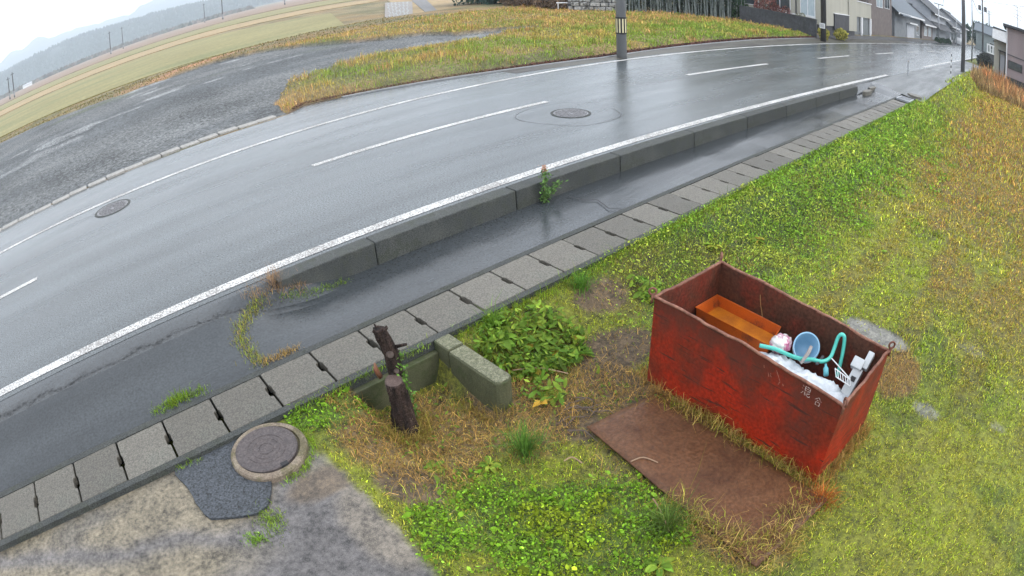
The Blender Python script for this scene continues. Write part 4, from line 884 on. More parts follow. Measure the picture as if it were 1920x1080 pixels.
edge_grass([(1.48, 5.58), (1.30, 5.4), (1.08, 5.2), (.98, 5.0), (1.0, 4.75), (1.03, 4.62)], 1100, .045, .035, G1, fz)
edge_grass([(1.03, 4.62), (1.2, 4.62), (1.42, 4.64)], 350, .03, .035, (STRAW, STRAW * 1.5), fz)
edge_grass([(1.35, 5.6), (1.6, 5.62), (1.9, 5.58)], 700, .07, .10, (STRAW * 1.3, C(.30, .16, .12)), fz)
edge_grass([(1.6, 5.45), (2.0, 5.42), (2.4, 5.46)], 500, .03, .025, G2, fz)
edge_grass([(-.12, 4.62), (.05, 4.62), (.2, 4.64), (.45, 4.6)], 520, .03, .03, G2, fz)
edge_grass([(.02, 4.63), (.25, 4.64)], 260, .035, .05, G2, fz)
edge_grass([(1.0, 3.86), (2.3, 3.86)], 500, .03, .04, G2, lambda a, b_: -.23)
edge_grass([(2.6, 3.83), (3.6, 3.82), (5, 3.8), (8, 3.8), (21, 3.83)], 9000, .05, .075, G2, lambda a, b_: float(height(a, min(b_, 3.9))))
edge_grass([(-.14, 3.84), (.1, 3.83)], 60, .02, .03, G2, lambda a, b_: -.25)
edge_grass([(.62 + .34 * math.cos(a), 3.56 + .34 * math.sin(a)) for a in np.linspace(-1.6, .6, 10)], 420, .025, .035, (BRIGHT, LAWN1), lambda a, b_: -.27)
edge_grass([(.28, 3.05), (.36, 2.95), (.30, 2.85)], 420, .05, .03, (GREEN * 1.3, LAWN1), lambda a, b_: -.27)
edge_grass([(.13, 2.88), (.2, 2.84)], 220, .035, .03, (GREEN * 1.3, BRIGHT), lambda a, b_: -.27)
edge_grass([(SX + .17 * math.cos(a), SY + .17 * math.sin(a)) for a in np.linspace(-3.4, .5, 14)], 800, .045, .10, (STRAW, LAWN2), lambda a, b_: float(height(a, b_)))
edge_grass([(2.45, 2.98), (2.3, 3.1), (2.25, 3.4)], 260, .04, .07, (STRAW, LAWN2), lambda a, b_: float(height(a, b_)))
V, F_, Cc = join(EP); tag(mesh_np('joint_grass', V, F_, M_blade, Cc), 'tufts of grass growing in the joints of the path and round the manhole', 'grass', kind='stuff')
# far verge
n = 150000; x, y = sample(4.9, 34.5, 12.1, 31, n); lm = lot_mask(x, y); keep = (y > edge_y(x) + .06) & ~lm & (x < np.interp(y, [12, 17.7, 21.9, 23, 24.8, 27.2, 31], [34.2, 33.7, 30.5, 28.8, 27.6, 27.6, 29])) & ((y < 23) | (rng.random(n) < .5)) & ((y - edge_y(x) > .3) | (rng.random(n) < .6)); x, y = x[keep], y[keep]; n = len(x)
t = fbm(x, y, 2.2, 101); t2 = fbm(x, y, .7, 102)
c = lerp(C(.17, .25, .035), C(.36, .29, .07), sm(.47, .68, t + rng.normal(0, .07, n))[:, None]); edge_or = np.clip(sm(-2.6, -.4, x - np.interp(y, [12, 17.7, 21.9, 23, 24.8, 27.2, 31], [34.2, 33.7, 30.5, 28.8, 27.6, 27.6, 29])) * sm(13, 15, y) + (1 - sm(5, 7.5, x)) + sm(16.5, 19, y) * .7 + sm(.62, .75, t2), 0, 1)
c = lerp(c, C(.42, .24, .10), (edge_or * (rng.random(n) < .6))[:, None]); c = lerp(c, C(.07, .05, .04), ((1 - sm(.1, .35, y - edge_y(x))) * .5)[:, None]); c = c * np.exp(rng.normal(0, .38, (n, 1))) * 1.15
h = (.07 + .14 * sm(.4, .7, t2)) * np.exp(rng.normal(0, .3, n)) * (1 - .5 * (1 - sm(0, .8, y - edge_y(x))))
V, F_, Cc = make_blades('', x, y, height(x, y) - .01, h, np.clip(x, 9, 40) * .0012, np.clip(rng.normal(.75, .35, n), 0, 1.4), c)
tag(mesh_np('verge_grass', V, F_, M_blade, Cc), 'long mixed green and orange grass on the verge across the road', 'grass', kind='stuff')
n = 15000; x = rng.uniform(-30, 22, n); y = rng.uniform(30, 48, n); keep = ~lot_mask(x, y) & (y < np.interp(x, [-30, -9, 10, 20, 24], [54, 48, 43.5, 38.8, 36])); x, y = x[keep], y[keep]; n = len(x)
c = lerp(C(.22, .17, .07), C(.12, .13, .05), sm(.45, .6, fbm(x * .4, y, 1.2, 104))[:, None]) * np.exp(rng.normal(0, .3, (n, 1)))
V, F_, Cc = make_blades('', x, y, height(x, y), .08 * np.exp(rng.normal(0, .4, n)), np.full(n, .05), np.clip(rng.normal(.8, .3, n), 0, 1.4), c)
tag(mesh_np('dry_grass_strip', V, F_, M_blade, Cc), 'strip of dry tan grass between the gravel lot and the paddy field', 'grass', kind='stuff')
# orange reeds near the right-hand building
n = 16000; x = rng.uniform(41, 55.5, n); y = rng.uniform(-6, 3.4, n); keep = y < 3.6 - (x - 42) * .06; x, y = x[keep], y[keep]; n = len(x)
c = lerp(C(.46, .22, .09), C(.30, .21, .09), sm(.4, .6, fbm(x, y, 1.5, 105))[:, None]) * np.exp(rng.normal(0, .45, (n, 1)))
V, F_, Cc = make_blades('', x, y, height(x, y), .45 * np.exp(rng.normal(0, .45, n)), np.full(n, .06), np.clip(rng.normal(.35, .25, n), 0, 1.2), c)
tag(mesh_np('reed_patch', V, F_, M_blade, Cc), 'tall orange-brown reeds in front of the mauve building', 'reeds', kind='stuff')

xl = rng.uniform(5.2, 34, 9000); yl_ = edge_y(xl) + .04 + np.abs(rng.normal(0, .11, 9000)); cl = lerp(C(.05, .03, .028), C(.20, .085, .06), rng.random((9000, 1)) ** 1.5) * np.exp(rng.normal(0, .4, (9000, 1)))
V, F_, Cc = leaves(xl, yl_, .03 + rng.random(9000) * .04, .028 * np.clip(xl / 12, .7, 2), .5, cl, .5); tag(mesh_np('leaf_litter', V, F_, M_blade, Cc), 'dark brown fallen leaves drifted along the far edge of the road', 'leaf litter', kind='stuff')
# ---- individual plants
def dock(name, x, y, z, r, nl, label, cat, group=None, colr=(.105, .20, .022), up=.5, yl=0):
    V, F_, Cc = [], [], []; k = 0
    for i in range(nl):
        az = i * 2.4 + random.uniform(-.3, .3); L = r * random.uniform(.6, 1.05); el = random.uniform(.15, 1) * up; wd = L * random.uniform(.14, .27)
        d = np.array([math.cos(az), math.sin(az)]); s = np.array([-d[1], d[0]]); m = 7
        cc_ = (np.array(colr) * (1 - (q_ := random.random() ** 2)) + np.array((.22, .24, .03)) * q_) * math.exp(random.gauss(0, .35))
        if random.random() < yl: cc_ = np.array((.30, .24, .03))
        for a in range(m):
            t = a / (m - 1); rr = L * (.15 + .85 * t); hz_ = L * (math.sin(el) * 1.3 * t - .75 * t * t * (el + .25)); wv = wd * math.sin(math.pi * min(1, t ** .8)) ** .7 + .002
            for sg, dz in ((-1, .18), (0, 0), (1, .18)):
                p = d * rr + s * sg * wv; V.append((x + p[0], y + p[1], z + .02 + hz_ + dz * wv + random.uniform(-.004, .004))); Cc.append(cc_ * (1.25 if sg == 0 else 1))
            if a:
                for q in (0, 1): F_.append((k + (a - 1) * 3 + q, k + (a - 1) * 3 + q + 1, k + a * 3 + q + 1, k + a * 3 + q))
        k += m * 3
    V = [((v[0] - x) * .78 + x, (v[1] - y) * .78 + y, (v[2] - z) * .9 + z) for v in V]; o = mesh_np(name, V, np.array(F_), M_blade, Cc, at=(x, y, z), smooth=True); return tag(o, label, cat, group)
hz2 = lambda x, y: float(height(x, y))
for i, (x, y, r, nl, lb, yl) in enumerate((
    (4.6, 3.28, .20, 26, 'lush green dock rosette by the left rear corner of the red box', 0), (2.85, 3.62, .26, 26, 'broad-leaved green weed growing against the lichened wall top', .05),
    (3.15, 3.45, .24, 24, 'broad-leaved green weed in the middle of the clump right of the low wall', .05), (3.35, 3.15, .22, 22, 'broad-leaved green weed at the right end of the clump by the low wall', .1),
    (2.85, 3.25, .22, 20, 'drooping green weed at the lower edge of the clump beside the low wall', .15), (2.78, 2.88, .18, 14, 'yellowing weed with a bright yellow leaf above the dark twigs', .45),
    (1.92, 2.62, .13, 18, 'small dark green weed in the straw left of the grass tussock', 0), (1.62, 2.88, .12, 14, 'small rosette weed in the straw below the tree stump', 0),
    (2.98, 3.72, .17, 22, 'small broad-leaved weed behind the clump, nearest the gutter edge', 0), (3.12, 3.2, .2, 24, 'low broad-leaved weed in the front middle of the clump by the low wall', .1), (3.5, 3.35, .15, 20, 'small broad-leaved weed at the soil side of the clump', .1),
    (2.68, 3.42, .18, 22, 'broad-leaved weed touching the outer face of the low wall', .1), (3.3, 3.6, .15, 20, 'small bright weed at the rear right of the clump by the gutter', 0),
    (2.05, 1.15, .16, 18, 'green weed at the front edge of the photo below the steel plate', 0), (5.9, 3.35, .16, 18, 'pale green weed on the bank nearest the gutter covers', .1), (6.6, 3.1, .18, 18, 'yellow-tipped weed on the bank above the lawn', .25), (5.1, 3.0, .14, 16, 'little green weed on the bank just behind the red box', 0))):
    dock('broadleaf_weed', x, y, hz2(x, y), r, nl, lb, 'weed', 'broad-leaved weeds in the yard', yl=yl)
x, y = sample(2.58, 4.9, 2.7, 3.88, 5200); bw = np.maximum.reduce([blob(x, y, 3.1, 3.4, .5, .42, .3, 71), blob(x, y, 2.75, 2.9, .2, .22, .3, 72) * .5, blob(x, y, 4.62, 3.3, .2, .2, .3, 73) * .6]); keep = (rng.random(len(x)) < bw) & ~clear(x, y); x, y = x[keep], y[keep]; n = len(x)
c = lerp(C(.09, .18, .02), C(.22, .30, .035), rng.random((n, 1)) ** 1.6) * np.exp(rng.normal(0, .3, (n, 1)))
V, F_, Cc = leaves(x, y, height(x, y) + .02 + rng.random(n) * .11, .030 * np.exp(rng.normal(0, .4, n)), .55, c, .38); tag(mesh_np('weed_tangle', V, F_, M_blade, Cc), 'tangle of small green weed leaves between the low wall and the bare soil', 'weeds', kind='stuff')
x, y = sample(1.1, 3.4, 2.2, 3.85, 2600); keep = (rng.random(len(x)) < zones(x, y)['straw'] * sm(.45, .6, fbm(x, y, .25, 99))) & ~clear(x, y); x, y = x[keep], y[keep]; n = len(x)
c = lerp(C(.07, .12, .02), C(.18, .25, .03), rng.random((n, 1))) * np.exp(rng.normal(0, .3, (n, 1)))
V, F_, Cc = leaves(x, y, height(x, y) + .01 + rng.random(n) * .05, .013 * np.exp(rng.normal(0, .4, n)), .6, c, .4); tag(mesh_np('straw_weeds', V, F_, M_blade, Cc), 'scattered small green weeds growing through the brown straw', 'weeds', kind='stuff')
def tussock(name, x, y, z, n, h, colr, label, cat, group=None, spread=.07, lw=.005, leanm=.6):
    a = rng.random(n) * 6.28; rr = np.abs(rng.normal(0, spread, n)); c = np.array(colr) * np.exp(rng.normal(0, .3, (n, 1)))
    V, F_, Cc = make_blades('', x + rr * np.cos(a), y + rr * np.sin(a), np.full(n, z), h * np.exp(rng.normal(0, .25, n)), np.full(n, lw), np.clip(rng.normal(leanm, .3, n), 0, 1.4), c, az=a)
    return tag(mesh_np(name, V, F_, M_blade, Cc, at=(x, y, z)), label, cat, group)
tussock('grass_tussock', 2.2, 2.55, hz2(2.2, 2.55), 260, .22, (.11, .22, .035), 'long bright green grass tussock in the straw left of the steel plate', 'grass tussock', 'grass tussocks')
tussock('grass_tussock', 2.33, 1.32, hz2(2.33, 1.32), 260, .22, (.12, .19, .04), 'pale long grass tussock at the lower left edge of the steel plate', 'grass tussock', 'grass tussocks')
tussock('grass_tussock', 2.95, 3.78, hz2(2.95, 3.75), 240, .13, (.14, .26, .03), 'bright grass tussock at the gutter edge above the low wall', 'grass tussock', 'grass tussocks')
tussock('grass_tussock', 4.0, 3.7, hz2(4.0, 3.7), 260, .14, (.10, .22, .03), 'green grass tussock at the gutter edge above the bare soil patch', 'grass tussock', 'grass tussocks')
tussock('grass_tussock', 3.22, .55, hz2(3.22, .55), 200, .13, (.40, .13, .03), 'orange dead grass tuft at the front right foot of the red box', 'grass tussock', 'grass tussocks')
tussock('grass_tussock', 1.62, 5.62, -.06, 120, .16, (.30, .20, .12), 'dead pinkish-brown weed tuft at the end of the raised kerb', 'grass tussock', 'grass tussocks')
# leafy weed at the kerb
e = empty('kerb_weed', (5.22, 5.5, -.25), 'upright leafy weed with a brown seed head growing against the kerb face', 'weed')
b = MB(); b.tube([(5.22, 5.47, -.26), (5.23, 5.46, .0), (5.22, 5.45, .2)], [.008, .006, .004], 6); b.tube([(5.25, 5.49, -.26), (5.36, 5.43, -.1), (5.44, 5.4, -.04)], [.006, .005, .004], 6); b.build('stem', mat('weed_stem', (.16, .2, .07), None), e, (5.22, 5.5, -.25))
n = 230; t = rng.random(n); br = rng.random(n) < .35; x = np.where(br, lerp(5.25, 5.44, t), 5.225) + rng.normal(0, .035, n); y = np.where(br, lerp(5.49, 5.4, t), 5.455) + rng.normal(0, .03, n); z_ = np.where(br, lerp(-.2, .0, t), lerp(-.24, .17, t)) + rng.normal(0, .02, n)
V, F_, Cc = leaves(x, y, z_, np.full(n, .03), .7, np.array((.10, .19, .05)) * np.exp(rng.normal(0, .3, (n, 1))), .35); mesh_np('leaves', V, F_, M_blade, Cc, at=(5.22, 5.5, -.25), parent=e)
n = 60; V, F_, Cc = leaves(5.22 + rng.normal(0, .02, n), 5.45 + rng.normal(0, .015, n), rng.uniform(.16, .26, n), np.full(n, .016), .9, np.array((.36, .18, .10)) * np.exp(rng.normal(0, .3, (n, 1))), .4); V = V; mesh_np('seed_head', V, F_, M_blade, Cc, at=(5.22, 5.5, -.25), parent=e)
# ivy up the stump
n = 170; t = rng.random(n); x = SX + .11 - .03 * t + rng.normal(0, .022, n); y = SY - .01 + .06 * t + rng.normal(0, .025, n); V, F_, Cc = leaves(x, y, -.5 + .62 * t, np.full(n, .017), .9, np.array((.11, .22, .04)) * np.exp(rng.normal(0, .3, (n, 1))), .6)
e = empty('climbing_plant', (SX + .1, SY, -.5), 'thin green climber running up the right side of the tree stump', 'climbing plant'); mesh_np('leaves', V, F_, M_blade, Cc, at=(SX + .1, SY, -.5), parent=e)
b = MB(); b.tube(smoothp([(SX + .12, SY - .02, -.6), (SX + .12, SY, -.35), (SX + .09, SY + .03, -.1), (SX + .08, SY + .05, .12)]), .005, 5); b.build('stem', mat('vine_stem', (.12, .13, .05), None), e, (SX + .1, SY, -.5))
# twigs by the plate
M_twig = mat('dark_twig', (.05, .035, .032), (.11, .08, .065), 20, .8)
for k in range(16):
    x0, y0 = 2.72 + random.gauss(0, .12), 2.58 + random.gauss(0, .12); a = random.uniform(-.3, 1.2); L = random.uniform(.15, .32); b = MB(); p = Vector((x0, y0, hz2(x0, y0) + .015 + .01 * (k % 3)))
    b.tube([p, p + Vector((math.cos(a) * L * .5, -math.sin(a) * L * .5, random.uniform(.01, .03))), p + Vector((math.cos(a + .3) * L, -math.sin(a + .3) * L, .0))], [.006, .005, .002], 5)
    tag(b.build('twig', M_twig, at=tuple(p)), 'thin dark dead twig in the pile at the left corner of the steel plate', 'twig', 'twigs piled at the corner of the steel plate')
for k, (x0, y0, x1, y1, lb) in enumerate(((2.75, 3.3, 3.05, 2.95, 'brown dead stalk lying across the broad-leaved weeds'), (2.45, 1.55, 2.30, 1.28, 'pale dead stalk sticking out from the lower edge of the plate'), (2.3, 2.25, 2.38, 2.15, 'small pale looped stem in the straw left of the plate'), (2.62, 1.9, 2.75, 1.75, 'thin straw lying on the middle of the steel plate'))):
    b = MB(); z0 = hz2(x0, y0); b.tube(smoothp([(x0, y0, z0 + .06), ((x0 + x1) / 2 + .02, (y0 + y1) / 2 + .03, z0 + .07), (x1, y1, z0 + .05)], 4), .005, 5); tag(b.build('dead_stalk', mat('stalk', (.28, .18, .11), None), at=(x0, y0, z0)), lb, 'stalk', 'dead stalks in the yard')
b = MB(); c = Vector((2.62, 2.86, hz2(2.62, 2.86) + .04)); b.poly([c + Vector((-.06, 0, 0)), c + Vector((-.01, -.035, .02)), c + Vector((.05, 0, .01)), c + Vector((0, .03, .025))]); b.poly([c + Vector((0, -.02, .01)), c + Vector((.04, -.07, .02)), c + Vector((.06, -.03, .03))]); o = b.build('fallen_leaf', mat('yellow_leaf', (.52, .30, .02), None, rough=.6), at=tuple(c))
s_ = o.modifiers.new('s', 'SOLIDIFY'); s_.thickness = .002; tag(o, 'bright yellow fallen leaf right of the low concrete wall', 'leaf')

# ------------------------------------------------------------------ fields, hills, far things
M_paddy = mat('paddy_stubble', (.185, .165, .065), (.23, .205, .085), .25, .9, None, c3=(.155, .155, .06), c3scale=.06, speck=.25, sscale=3, stretch=(.5, 1, 1))
M_tan = mat('tan_field', (.33, .235, .12), (.25, .19, .10), .2, .9, None, speck=.2, sscale=2)
M_redf = mat('reddish_field', (.22, .135, .095), (.18, .14, .09), .05, .9, None, speck=.2, sscale=1)
M_greenf = mat('green_field', (.13, .17, .06), (.20, .17, .07), .2, .9, None, speck=.2, sscale=2)
def sheet(name, m, P, z, sub=0):
    b = MB(); b.prism(P, z - .15, z); return tag(b.build(name, m), kind='structure')
sheet('paddy_field', M_paddy, [(-160, 50), (-9, 48.5), (10, 44.5), (20.5, 41), (33, 70), (20, 92), (-160, 110)], -.28)
sheet('paddy_field', M_tan, [(-200, 118), (22, 97), (46, 84), (60, 96), (30, 125), (-200, 160)], -.27)
sheet('paddy_field', M_paddy, [(-260, 170), (30, 132), (80, 100), (110, 130), (60, 180), (-260, 250)], -.26)
sheet('paddy_field', M_redf, [(-500, 300), (60, 200), (160, 140), (300, 300), (500, 800), (-500, 800)], -.25)
sheet('paddy_field', M_tan, [(23.6, 35.9), (29.5, 35.5), (60, 72), (47, 80)], -.24)
sheet('paddy_field', M_greenf, [(31, 36), (38, 36), (60, 52), (90, 90), (63, 75)], -.23)
sheet('ditch', mat('dark_ditch', (.06, .055, .05), (.09, .08, .07), 3, .5), [(25.2, 37.3), (25.8, 36.7), (44.2, 66), (42.9, 67.2)], -.2)
M_mud = mat('flooded_mud', (.13, .11, .09), (.18, .15, .12), 2, .5)
sheet('mud_plot', M_mud, [(22.5, 38.9), (23.0, 36.0), (40.9, 63.9), (41.8, 71.9)], -.2)
for k in range(6):                               # flooded furrows
    b = MB(); P = []; t0 = (k + .5) / 6; n = 26
    for i in range(n):
        s = i / (n - 1); c = Vector((22.7, 38.6, 0)).lerp(Vector((41.6, 71.3, 0)), s).lerp(Vector((23.0, 36.4, 0)).lerp(Vector((40.8, 64.4, 0)), s), t0); wv = .2 * math.sin(s * 30 + k * 2); hw = lerp(.04, .11, s) * random.uniform(.3, 1.5)
        P += [(c.x + .85 * (wv * .3 - hw), c.y - .5 * (wv * .3 - hw), -.19), (c.x + .85 * (wv * .3 + hw), c.y - .5 * (wv * .3 + hw), -.19)]
    b.grid(P, n, 2); tag(b.build('water', M_water), kind='structure')
sheet('water', M_water, [(26.5, 33.4), (29, 32.2), (34, 33.0), (38, 35.6), (34, 34.6), (30, 33.3), (27, 34.3)], -.15)

def ridge(name, dist, hfun, az0, az1, n, depth, m, jag=0.0):
    b = MB(); P = []
    for i in range(n):
        az = math.radians(lerp(az0, az1, i / (n - 1))); hh = hfun(math.degrees(az))
        for j, (dr, hf) in enumerate(((0, 0), (.25, .45), (.5, .8), (.75, 1.0), (1.4, .75))):
            r = dist + depth * dr; nn = mnoise.noise(Vector((az * 40, j * 2.3, dist * .01)))
            P.append((r * math.cos(az), r * math.sin(az), -1 + hh * hf * (1 + .12 * nn)))
    b.grid(P, n, 5, flip=True); return tag(b.build(name, m, smooth=True), kind='structure')
def H1(a): return max(8, np.interp(a, [20, 60, 74, 79.2, 83, 85.7, 89, 92.6, 95, 98, 105, 130, 160], [6, 12, 40, 50, 55, 58, 65, 64, 61, 57, 52, 40, 20]) + 3 * mnoise.noise(Vector((a * .9, 0, 0))) + 1.5 * mnoise.noise(Vector((a * 4, 0, 0))))
def H2(a): return max(20, np.interp(a, [40, 70, 79, 81, 84, 87.4, 91.9, 94.3, 98, 105, 130, 160], [60, 160, 190, 180, 150, 155, 185, 205, 175, 160, 150, 90]) + 12 * mnoise.noise(Vector((a * .5, 3, 0))) + 5 * mnoise.noise(Vector((a * 2.2, 1, 0))))
def H3(a): return np.interp(a, [40, 75, 80, 84, 88, 93, 98, 110, 150], [150, 330, 300, 230, 250, 330, 300, 250, 150]) + 15 * mnoise.noise(Vector((a * .6, 9, 0)))
ridge('hills', 1250, H1, 20, 160, 300, 300, M_hill); ridge('hills', 2500, H2, 40, 160, 200, 700, M_hill)
# forest on the near ridge: many small conifer spires
n = 9000; az = np.radians(rng.uniform(70, 112, n)); dr = rng.uniform(.05, 1.0, n); r = 1250 + 300 * dr
hb = np.array([H1(math.degrees(a)) for a in az]); z0 = -1 + hb * np.interp(dr, [0, .25, .5, .75, 1.4], [0, .45, .8, 1.0, .75]) - 2
x = r * np.cos(az); y = r * np.sin(az); hh = rng.uniform(5, 10, n); rad = rng.uniform(2.0, 4.0, n); ks = np.arange(5) * 2 * np.pi / 5
V = np.concatenate([np.stack([np.c_[x + rad * np.cos(k), y + rad * np.sin(k), z0] for k in ks], 1), np.c_[x, y, z0 + hh][:, None, :]], 1)
bs = (np.arange(n) * 6)[:, None]; F_ = np.concatenate([bs + [i, (i + 1) % 5, 5] for i in range(5)], 0); Cc = np.repeat((C(.02, .038, .032) * np.exp(rng.normal(0, .35, (n, 1))))[:, None, :], 6, 1)
tag(mesh_np('forest', V.reshape(-1, 3), F_, M_blade, Cc.reshape(-1, 3)), 'dark misty conifer forest covering the hills beyond the fields', 'forest', kind='stuff')
n = 2600; az = np.radians(rng.uniform(72, 112, n)); r = rng.uniform(620, 1150, n); x = r * np.cos(az); y = r * np.sin(az); hh = rng.uniform(2, 5, n); rad = rng.uniform(3, 6, n)
V = np.concatenate([np.stack([np.c_[x + rad * np.cos(k), y + rad * np.sin(k), np.full(n, -.3)] for k in ks], 1), np.c_[x, y, hh][:, None, :]], 1)
bs = (np.arange(n) * 6)[:, None]; F_ = np.concatenate([bs + [i, (i + 1) % 5, 5] for i in range(5)], 0); Cc = np.repeat((lerp(C(.12, .09, .07), C(.06, .07, .05), rng.random((n, 1))) * np.exp(rng.normal(0, .2, (n, 1))))[:, None, :], 6, 1)
tag(mesh_np('scrub', V.reshape(-1, 3), F_, M_blade, Cc.reshape(-1, 3)), 'low brown scrub along the foot of the far hills', 'scrub', kind='stuff')

def far_pole(x, y, h, label):
    e = empty('utility_pole', (x, y, -.3), label, 'utility pole', 'thin utility poles out in the fields')
    b = MB(); b.tube([(x, y, -.4), (x, y, h)], [.34, .22], 8); b.build('pole', M_poled, e, (x, y, -.3))
    b = MB(); b.tube([(x, y, .6), (x, y, 2.4)], [.36, .35], 8); b.build('pale_lower_band', M_polec, e, (x, y, -.3))
    b = MB(); b.box(x - .9, x + .9, y - .08, y + .08, h - .9, h - .7); b.build('crossarm', M_poled, e, (x, y, -.3))
for x, y, h, lb in ((-32.7, 255.9, 9.2, 'leftmost thin pole of the pair at the left edge, out in the fields'), (-29.4, 248, 10.2, 'right-hand taller pole of the pair at the left edge, out in the fields'), (22.6, 330.2, 12.5, 'thin field pole left of centre of the misty hill, nearer of two close together'),
                    (36.4, 398.3, 14.5, 'thin field pole just right of its nearer twin below the misty hill'), (97.7, 408.5, 13.5, 'short-looking distant field pole left of the tallest one near the top edge'), (79.4, 292.4, 12.5, 'tallest field pole standing against the hill at the top edge'), (107.9, 279.9, 11, 'field pole whose foot alone shows at the top edge of the picture')):
    far_pole(x, y, h, lb)
e = empty('farm_shed', (-50.5, 560, -.5), 'tiny white shed far out in the fields at the left edge', 'shed')
b = MB(); b.box(-56, -46, 556, 562, -.4, 1.9); b.build('wall', M_white, e, (-50.5, 560, -.5))
b = MB(); b.hexa([(-56.4, 555.6, 1.95), (-45.6, 555.6, 1.95), (-45.6, 562.4, 1.95), (-56.4, 562.4, 1.95)], [(-56, 558.8, 3.2), (-46, 558.8, 3.2), (-46, 559.2, 3.2), (-56, 559.2, 3.2)]); b.build('roof', M_palew, e, (-50.5, 560, -.5))

# ---- crowns and shrubs from leaf cards
def leaf_cloud(n, c, r, size, cols, seed=0, shell=.55):
    d = rng.normal(size=(n, 3)); d /= np.linalg.norm(d, axis=1)[:, None]; rad = shell + (1 - shell) * rng.random(n) ** .5
    lump_ = np.array([1 + .35 * mnoise.noise(Vector(tuple(q * 2.2 + seed))) + .2 * mnoise.noise(Vector(tuple(q * 5 + seed))) for q in d])
    P = np.array(c) + d * (rad * lump_)[:, None] * np.array(r); t = rng.random((n, 1)); k = (fbm(P[:, 0] * 1.0, P[:, 2] + P[:, 1], max(r) * .35, seed) > .5)[:, None]
    cc_ = lerp(np.array(cols[0]), np.array(cols[1]), np.clip(t * .7 + k * .3, 0, 1)) * np.exp(rng.normal(0, .3, (n, 1)))
    return leaves(P[:, 0], P[:, 1], P[:, 2], size * np.exp(rng.normal(0, .3, n)), 1.0, cc_, .5)
def shrub(name, c, r, n, size, cols, label, cat, group=None, stems=0, stemm=None, seed=0):
    x, y = c[0], c[1]; zb = c[2]
    e = empty(name, (x, y, zb), label, cat, group); V, F_, Cc = leaf_cloud(n, (x, y, zb + r[2]), r, size, cols, seed); keepz = V[:, 2].min()
    V[:, 2] = np.maximum(V[:, 2], zb + .01); mesh_np('foliage', V, F_, M_blade, Cc, at=(x, y, zb), parent=e)
    b = MB()
    for i in range(max(3, stems)):
        a = random.uniform(0, 6.28); q = random.uniform(.2, .8); b.tube([(x + .1 * r[0] * math.cos(a), y + .1 * r[1] * math.sin(a), zb - .05), (x + q * .6 * r[0] * math.cos(a), y + q * .6 * r[1] * math.sin(a), zb + r[2]), (x + q * r[0] * math.cos(a), y + q * r[1] * math.sin(a), zb + r[2] * 1.8)], [.04, .03, .01], 5)
    b.build('stem', stemm or M_poled, e, (x, y, zb)); return e
def tree(name, x, y, zb, th, r, cz, n, size, cols, label, cat='tree', group=None, seed=0, bare=False, tr=.16):
    e = empty(name, (x, y, zb), label, cat, group); b = MB(); b.tube([(x, y, zb - .1), (x + .05, y, zb + th * .5), (x, y + .05, zb + th)], [tr, tr * .8, tr * .45], 8); lim = []
    for i in range(9 if not bare else 26):
        a = random.uniform(0, 6.28); z0 = zb + th * random.uniform(.35, .95); L = r[0] * random.uniform(.6, 1.0); p1 = Vector((x + math.cos(a) * L * .5, y + math.sin(a) * L * .5, z0 + L * .5)); p2 = Vector((x + math.cos(a) * L, y + math.sin(a) * L, z0 + L * random.uniform(.8, 1.4)))
        b.tube([(x, y, z0), p1, p2], [tr * .4, tr * .22, tr * .06], 5)
        if bare:
            for q in range(4): p3 = p1.lerp(p2, random.random()); b.tube([p3, p3 + Vector((random.gauss(0, .4), random.gauss(0, .4), random.uniform(.3, .9))) * (L * .5)], [tr * .12, tr * .03], 4, caps=False)
    b.build('trunk', M_poled, e, (x, y, zb))
    if not bare: V, F_, Cc = leaf_cloud(n, (x, y, cz), r, size, cols, seed, .4); mesh_np('crown', V, F_, M_blade, Cc, at=(x, y, zb), parent=e)
    return e
DG = (C(.025, .05, .03), C(.06, .10, .055)); TG = (C(.04, .085, .065), C(.07, .13, .10))
# trees behind the verge, top centre
for i, (x, y, r, lb) in enumerate(((36, 44.5, 3.6, 'bluish-green tree left of the brown bushes at the top edge'), (31.5, 35.8, 2.2, 'bluish-green tree right behind the brown bushes at the top edge'), (36, 37.5, 3.4, 'large dark green tree further back behind the brown bushes'))):
    tree('dense_tree', x, y, -.3, 2.4, (r, r, r * .9), -.2 + r * .8, 6500, .16, TG, lb, 'tree', 'trees beyond the verge', i)
BRC = (C(.13, .085, .06), C(.26, .19, .13))
for i, (x, y, r, lb) in enumerate(((28.9, 30.9, 1.0, 'leftmost brown leafless bush beyond the verge grass'), (28.4, 28.9, 1.0, 'middle brown bush beyond the verge grass'), (28.1, 27.0, .9, 'brown bush beside the end of the white rail'), (29.6, 33.0, 1.2, 'brown bush behind the leftmost bush beyond the verge'))):
    shrub('brown_bush', (x, y, 0), (r, r, r * .62), 2600, .075, BRC, lb, 'bush', 'brown bushes beyond the verge', 8, None, i + 5)
# stone retaining wall and white rail
e = empty('stone_wall', (34.6, 28.6, 0), 'rough pale stone wall behind the concrete pole', 'stone wall'); b = MB()
for j in range(4):
    yy = 26.9 + (j % 2) * .25
    while yy < 30.2:
        l = random.uniform(.4, .75); b.box(34.45 + random.uniform(-.06, .04), 34.9, yy, min(yy + l, 30.4) - .05, -.1 + j * .27, .14 + j * .27); yy += l
b.build('stone_course', M_stone, e, (34.6, 28.6, 0), bevel=.04)
b = MB(); b.box(34.55, 34.8, 26.9, 30.4, -.2, .9); b.build('mortar_core', M_dark, e, (34.6, 28.6, 0))
e.location = (28.5, 24.7, 0); e.rotation_euler[2] = .62
e = empty('guard_rail', (34.2, 29.5, 0), 'white pipe rail on posts along the top of the stone wall', 'rail')
b = MB(); b.tube([(34.35, 27.4, .62), (34.35, 31.6, .62)], .035, 8); b.build('rail', M_white, e, (34.2, 29.5, 0))
